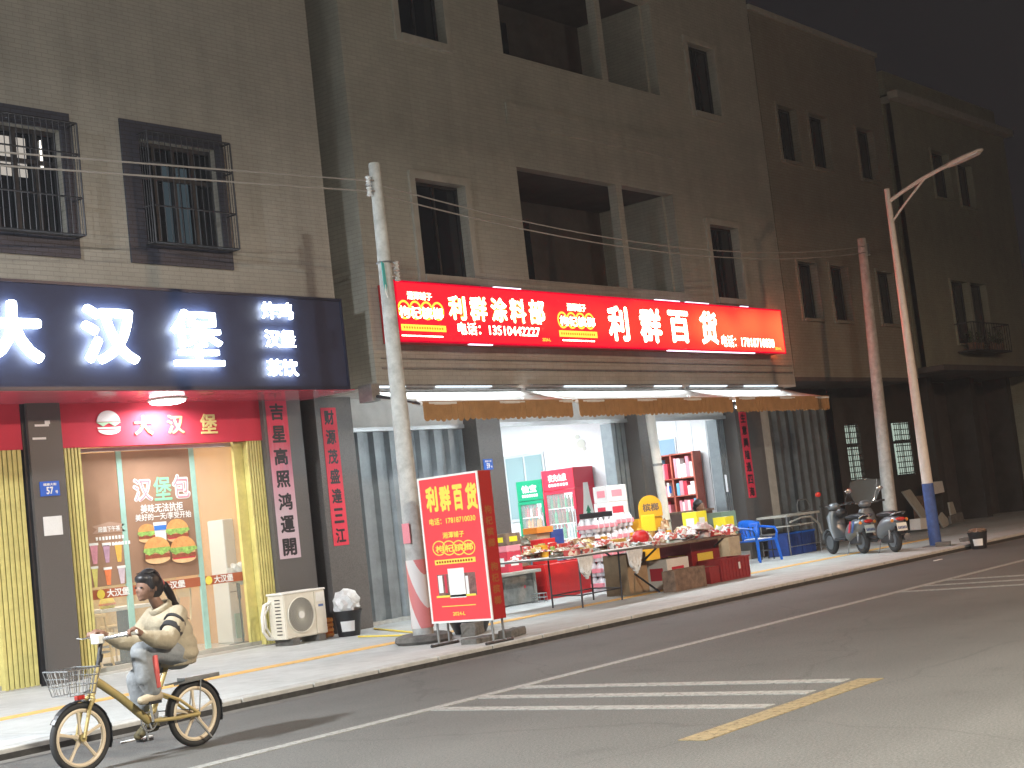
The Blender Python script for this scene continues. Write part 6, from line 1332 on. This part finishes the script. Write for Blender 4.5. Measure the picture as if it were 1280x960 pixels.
# ---------------- scooters (built along +X, rear wheel at the origin end)
def scooter(label, x, y, rz, body, screen, s=1.08, stripes=True):
    t = thing('motor_scooter', label, 'motor scooter', (x,y,SW), rz, 'motor scooters parked on the pavement'); t.scale = (s,s,s)
    W = lambda mb, n, m, sm=True, **k: mb.build(n, m, t, world=False, smooth=sm, **k)
    for nm, cx_ in (('rear_wheel',0),('front_wheel',1.26)):
        w_ = W(MB().torus((cx_,0,.235),(0,1,0),.185,.052,32,10), nm, 'rubber'); MB().lathe([(0,-.045),(.14,-.045),(.14,.045),(0,.045)], (cx_,0,.235), 20, (0,1,0)).build('rim', 'sc_silver', w_, world=False)
    g = MB(); rr = []
    for px__, pz, ry, rz_ in ((-.32,.60,.06,.05),(-.24,.58,.12,.10),(-.05,.55,.165,.16),(.15,.50,.18,.19),(.33,.42,.17,.19),(.42,.32,.15,.12)):
        rr.append(g.ring(Vector((px__,0,pz)), Vector((1,0,-.12)), ry, 16, Vector((0,1,0)), rz_))
    g.loft(rr); tl = W(g, 'rear_body', body, mods=lambda o: setattr(o.modifiers.new('Subdivision','SUBSURF'), 'levels', 1))
    if stripes:
        for m_, x0 in (('blue_paint',-.10),('red_f',.03)):
            for sd in (-1,1): g = MB(); g.prism([(x0,sd*.176,.64),(x0+.05,sd*.182,.64),(x0+.14,sd*.192,.42),(x0+.09,sd*.188,.42)], (0,sd*.006,0)); g.build('stripe', m_, tl, world=False)
    g = MB(); g.tube([(-.24,0,.70),(-.05,0,.735),(.2,0,.72),(.44,0,.70)], .1, 12, [.06,.115,.12,.08]); 
    for v in g.bm.verts: v.co.z = .72+(v.co.z-.72)*.5
    W(g, 'seat', 'black')
    W(MB().tube([(-.20,-.12,.70),(-.34,-.10,.74),(-.38,0,.75),(-.34,.10,.74),(-.20,.12,.70)], .014, 6), 'grab_rail', 'chrome')
    g = MB(); g.box(.38,.86,-.16,.16,.27,.33); W(g, 'footboard', 'black', False, bevel=.02)
    g = MB(); g.loft([g.ring(Vector((.84,0,.30)),Vector((.1,0,1)),.17,14,Vector((0,1,0)),.05), g.ring(Vector((.93,0,.52)),Vector((.2,0,1)),.20,14,Vector((0,1,0)),.06), g.ring(Vector((.99,0,.74)),Vector((.2,0,1)),.19,14,Vector((0,1,0)),.08), g.ring(Vector((.98,0,.86)),Vector((0,0,1)),.12,14,Vector((0,1,0)),.07)])
    W(g, 'front_shield', body)
    g = MB(); g.ball((.98,0,.94), .10, 8, 1.3, .8); W(g, 'handlebar_cowl', body); MB().ball((1.07,0,.93), .06, 8, 1.2, .9).build('headlight', 'porcelain', t, world=False, smooth=True)
    W(MB().tube([(.86,-.34,.98),(.95,-.18,.97),(.97,0,.96),(.95,.18,.97),(.86,.34,.98)], .014, 8), 'handlebar', 'chrome')
    for sd in (-1,1):
        W(MB().cyl((.90,sd*.26,.978),(.855,sd*.37,.98),.021,n=8), 'grip', 'rubber')
        m_ = W(MB().tube([(.93,sd*.22,.98),(.95,sd*.27,1.10),(.94,sd*.32,1.18)], .007, 5), 'mirror', 'steel_d'); g = MB(); g.ball((.93,sd*.34,1.22), .065, 8, 1.0, .75)
        for v in g.bm.verts: v.co.x = .93+(v.co.x-.93)*.25
        g.build('mirror_glass', 'red_lens' if stripes else 'chrome', m_, world=False, smooth=True)
    g = MB(); g.tube([(.98,0,.70),(1.20,0,.42),(1.26,0,.24)], .03, 8); W(g, 'front_fork', 'steel_d')
    g = MB(); rg = []
    for k in range(9):
        a = R(15+k*17); rg.append(g.ring(Vector((1.26+.262*math.cos(a),0,.235+.262*math.sin(a))), Vector((-math.sin(a),0,math.cos(a))), .075, 10, Vector((0,1,0)), .018))
    g.loft(rg); W(g, 'front_mudguard', body)
    g = MB(); g.prism([(-.36,-.10,.40),(-.36,.10,.40),(-.33,.10,.55),(-.33,-.10,.55)], (-.008,0,0)); p_ = W(g, 'number_plate', 'plate', False)
    g = MB()
    for k in range(6): g.prism([(-.362,.08-.03*k,.435),(-.362,.065-.03*k,.435),(-.352,.065-.03*k,.485),(-.352,.08-.03*k,.485)], (-.009,0,0))
    g.build('plate_marks', 'blue_paint', p_, world=False)
    g = MB(); g.prism([(-.20,-.07,.50),(-.20,.07,.50),(-.35,.075,.34),(-.35,-.075,.34)], (.01,0,.012)); W(g, 'rear_mudguard', 'black', False)
    W(MB().ball((-.33,0,.62), .05, 8, 2.0, .7), 'tail_light', 'red_lens')
    for sd in (-1,1): W(MB().ball((-.28,sd*.15,.60), .032, 6), 'indicator', 'orange')
    g = MB(); g.cyl((.30,-.14,.22),(-.18,-.17,.27),.035,.062,14); W(g, 'exhaust', 'steel'); W(MB().lathe([(0,0),(.066,0),(.07,.02),(0,.03)], (-.18,-.17,.27), 16, (-1,0,0)), 'exhaust_cap', 'sc_silver')
    W(MB().box(-.05,.40,-.08,.08,.18,.34), 'engine', 'steel_d', False, bevel=.03); W(MB().tube([(.35,.1,.22),(.32,.16,.05),(.30,.2,.0)], .01, 6), 'side_stand', 'steel')
    W(MB().tube([(.05,.06,.25),(-.05,.1,.5)], .025, 8), 'shock_absorber', 'chrome')
    if screen:
        g = MB(); n = 10; m_ = 6; V = []
        for j in range(m_+1):
            f = j/m_; V.append([g.bm.verts.new((1.04-.12*f+.10*(-(i/n*2-1)**2), (i/n*2-1)*(.20+.14*math.sin(f*2.2)), .95+f*.50-(.06 if f > .9 else 0)*abs(i/n*2-1))) for i in range(n+1)])
        for j in range(m_):
            for i in range(n): g.bm.faces.new([V[j][i],V[j][i+1],V[j+1][i+1],V[j+1][i]])
        def so(o): s_ = o.modifiers.new('Solidify','SOLIDIFY'); s_.thickness = .005
        W(g, 'windscreen', mat('windscreen', (.55,.65,.68), .05, alpha=.10), mods=so)
        W(MB().tube([(1.0,-.2,.97),(1.0,-.3,1.2),(.93,-.3,1.40)], .008, 5), 'screen_frame', 'chrome')
    else:
        g = MB(); g.ball((.72,.0,.80), .11, 8, 1.2, .9); W(g, 'hanging_bag', 'black')
    return t
scooter('silver motor scooter with red and blue stripes and no windscreen, left of the pair', 28.45, 14.25, R(55), 'sc_silver', False)
scooter('grey motor scooter with a clear windscreen in front of the orange lit pole', 28.05, 13.35, R(54), 'sc_silver', True, stripes=False)
# ---------------- debris behind the street lamp
def slab(label, pts, Y, d, m='trim', tilt=0, name='board'):
    g = MB(); q = [ony(a, b, Y) for a, b in pts]; zmin = min(p[1] for p in q); g.prism([(p[0], Y+(p[1]-SW)*tilt, max(p[1], SW)) for p in q], (0,d,0)); o = g.build(name, m, None, bevel=.01); return tag(o, label, 'board' if name == 'board' else 'box')
slab('long pale board leaning on the wall behind the street lamp', [(1143,613),(1153,610),(1172,664),(1163,668)], 16.9, .06, tilt=.3)
slab('white panel behind the street lamp at waist height', [(1164,603),(1178,601),(1181,615),(1168,618)], 17.4, .3, 'paper', name='foam_box'); 
o = bx('support_post', 'card_d', None, 38.6, 38.9, 17.4, 17.7, SW, 1.02); tag(o, 'dark post under the white panel behind the street lamp', 'post')
slab('small white box left of the blue painted lamp foot', [(1150,648),(1160,647),(1162,661),(1151,662)], 16.7, .3, 'paper', name='foam_box')
slab('triangular pale board right of the blue painted lamp foot', [(1173,648),(1178,640),(1190,654),(1180,660)], 16.6, .05)
slab('short upright pale board in the debris heap', [(1186,628),(1191,627),(1197,645),(1190,648)], 16.7, .05)
slab('broken grey board at the right end of the debris heap', [(1188,645),(1203,640),(1206,652),(1190,655)], 16.5, .08, 'stone')
stone('low lump of rubble beside the street lamp foot', 29.0, 12.75, .5, .3, .08, .4); stone('dark kerb stone right of the street lamp foot', 30.2, 12.75, .35, .2, .08, .1)
for (a, b, l) in ((1172,700,'white scrap of litter on the road right of the scooters'), (169,924,'white scrap of litter on the road under the bicycle')):
    c_ = onz(a, b, .01); g = MB(); g.prism([(c_[0]-.18,c_[1]-.03,.006),(c_[0]+.18,c_[1]-.02,.006),(c_[0]+.15,c_[1]+.03,.006),(c_[0]-.15,c_[1]+.02,.006)], (0,0,.008)); tag(g.build('litter', 'paper', None), l, 'litter')
# ------------------------------------------------------------------ street lamps
def street_lamp(x, y, top, side, label, group='street lamps along the road', lit=None):
    """side = +1 the arm reaches towards +Y, -1 towards -Y"""
    t = thing('street_lamp', label, 'street lamp', (x, y, SW), group=group); q = side; L_ = lambda p: (x+p[0], y+p[1]*q, SW+p[2])
    MB().cyl(L_((0,0,1.30)), L_((0,0,top)), .112, .058, 14).build('pole', 'lamp_paint', t, smooth=True)
    MB().cyl(L_((0,0,.02)), L_((0,0,1.30)), .125, .118, 14).build('painted_base', 'blue_paint', t, smooth=True)
    MB().box(x-.22,x+.22,y-.2,y+.2,SW,SW+.02).build('base_plate', 'steel', t)
    z = top-.25; MB().tube([L_((0,.02,z-.02)),L_((0,.35,z+.12)),L_((0,.8,z+.28)),L_((0,1.25,z+.40)),L_((0,1.45,z+.44))], .042, 8).build('arm', 'lamp_paint', t, smooth=True)
    MB().tube([L_((0,.05,z-.44)),L_((0,.3,z-.20)),L_((0,.55,z+.02)),L_((0,.85,z+.27))], .024, 6).build('brace', 'lamp_paint', t, smooth=True)
    h = MB(); a = Vector(L_((0,1.38,z+.42))); b = Vector(L_((0,2.15,z+.58))); d = (b-a).normalized(); up = Vector((1,0,0))
    h.loft([h.ring(a,d,.05,10,up,.05), h.ring(a+d*.1,d,.11,10,up,.06), h.ring(a+d*.45,d,.15,10,up,.055), h.ring(a+d*.72,d,.12,10,up,.04), h.ring(b,d,.05,10,up,.02)])
    h.build('lamp_head', 'lamp_paint', t, smooth=True)
    g = MB(); nn = Vector((0,-d.z*q,d.y*q)); 
    c_ = a+d*.42-nn*.05
    g.face([c_-d*.27+Vector((-.1,0,0)), c_-d*.27+Vector((.1,0,0)), c_+d*.27+Vector((.1,0,0)), c_+d*.27+Vector((-.1,0,0))])
    def so(o): s_ = o.modifiers.new('Solidify','SOLIDIFY'); s_.thickness = .02
    g.build('lens', lit or 'porcelain', t, mods=so); return t, c_
street_lamp(29.2, 13.0, 7.55, -1, 'tall pale street lamp with a blue painted foot beside the kerb')
for (x, y, sd, e1, e2, col, lb) in ((-1.0,13.0,-1,5000,0,(.90,.95,1),'lit white street lamp off to the left on the shop side'), (7.0,-4.5,1,3300,1750,(1,.93,.79),'lit street lamp across the road behind the viewer'), (25.0,-5.5,1,3000,380,(1,.60,.36),'orange street lamp across the road facing the long red sign')):
    t, c_ = street_lamp(x, y, 8.2, sd, lb, lit=emat('lamp_glow', col, 12))
    light('street_lamp_light', 'AREA', (c_.x, c_.y, c_.z-.08), e1, col, .8)
    if e2: light('street_lamp_glow', 'POINT', (c_.x, c_.y, c_.z-.25), e2, col, .25)  # bare point fill added for city glow on the facades
# ------------------------------------------------------------------ world
w = bpy.data.worlds.new('World'); bpy.context.scene.world = w; w.use_nodes = True
nt = w.node_tree; bg = nt.nodes['Background']
sk = nt.nodes.new('ShaderNodeTexSky'); sk.sky_type = 'NISHITA'; sk.sun_disc = False; sk.sun_elevation = R(-6); sk.sun_rotation = R(200); sk.air_density = 1.5; sk.dust_density = 3
mx = nt.nodes.new('ShaderNodeMix'); mx.data_type = 'RGBA'; mx.inputs[0].default_value = .04
mx.inputs[6].default_value = (.0095,.0085,.0095,1); nt.links.new(sk.outputs[0], mx.inputs[7]); nt.links.new(mx.outputs[2], bg.inputs[0]); bg.inputs[1].default_value = 1.0
# ------------------------------------------------------------------ thin volume added to imitate lens bloom
hz = bpy.data.materials.new('night_haze'); hz.use_nodes = True; N_ = hz.node_tree.nodes; N_.remove(N_['Principled BSDF'])
pv = N_.new('ShaderNodeVolumePrincipled'); pv.inputs['Color'].default_value = (.9,.92,1,1); pv.inputs['Density'].default_value = .0008; pv.inputs['Anisotropy'].default_value = .55
hz.node_tree.links.new(pv.outputs[0], N_['Material Output'].inputs['Volume'])
o = MB().box(-60, 160, -40, 60, -1.5, 22).build('haze', hz); tag(o, kind='stuff')
# ------------------------------------------------------------------ camera
cd = bpy.data.cameras.new('camera'); cam = bpy.data.objects.new('camera', cd); C.objects.link(cam)
m = Matrix((cr, cu, -cf)).transposed().to_4x4(); m.translation = (0,0,H); cam.matrix_world = m
cd.sensor_fit = 'HORIZONTAL'; cd.sensor_width = 36; cd.lens = F/1280*36; cd.clip_end = 1500; cd.clip_start = .1
bpy.context.scene.camera = cam
sc = bpy.context.scene
sc.render.resolution_x = 1024; sc.render.resolution_y = 768
sc.view_settings.view_transform = 'Standard'; sc.view_settings.look = 'None'; sc.view_settings.exposure = .3; sc.view_settings.gamma = 1
sc.render.engine = 'CYCLES'; sc.cycles.use_adaptive_sampling = True; sc.cycles.adaptive_threshold = .03; sc.cycles.volume_bounces = 0; sc.cycles.use_denoising = True; sc.cycles.max_bounces = 6; sc.cycles.diffuse_bounces = 3; sc.cycles.glossy_bounces = 3
sc.cycles.transparent_max_bounces = 12; sc.cycles.sample_clamp_indirect = 4; sc.cycles.caustics_reflective = False; sc.cycles.caustics_refractive = False
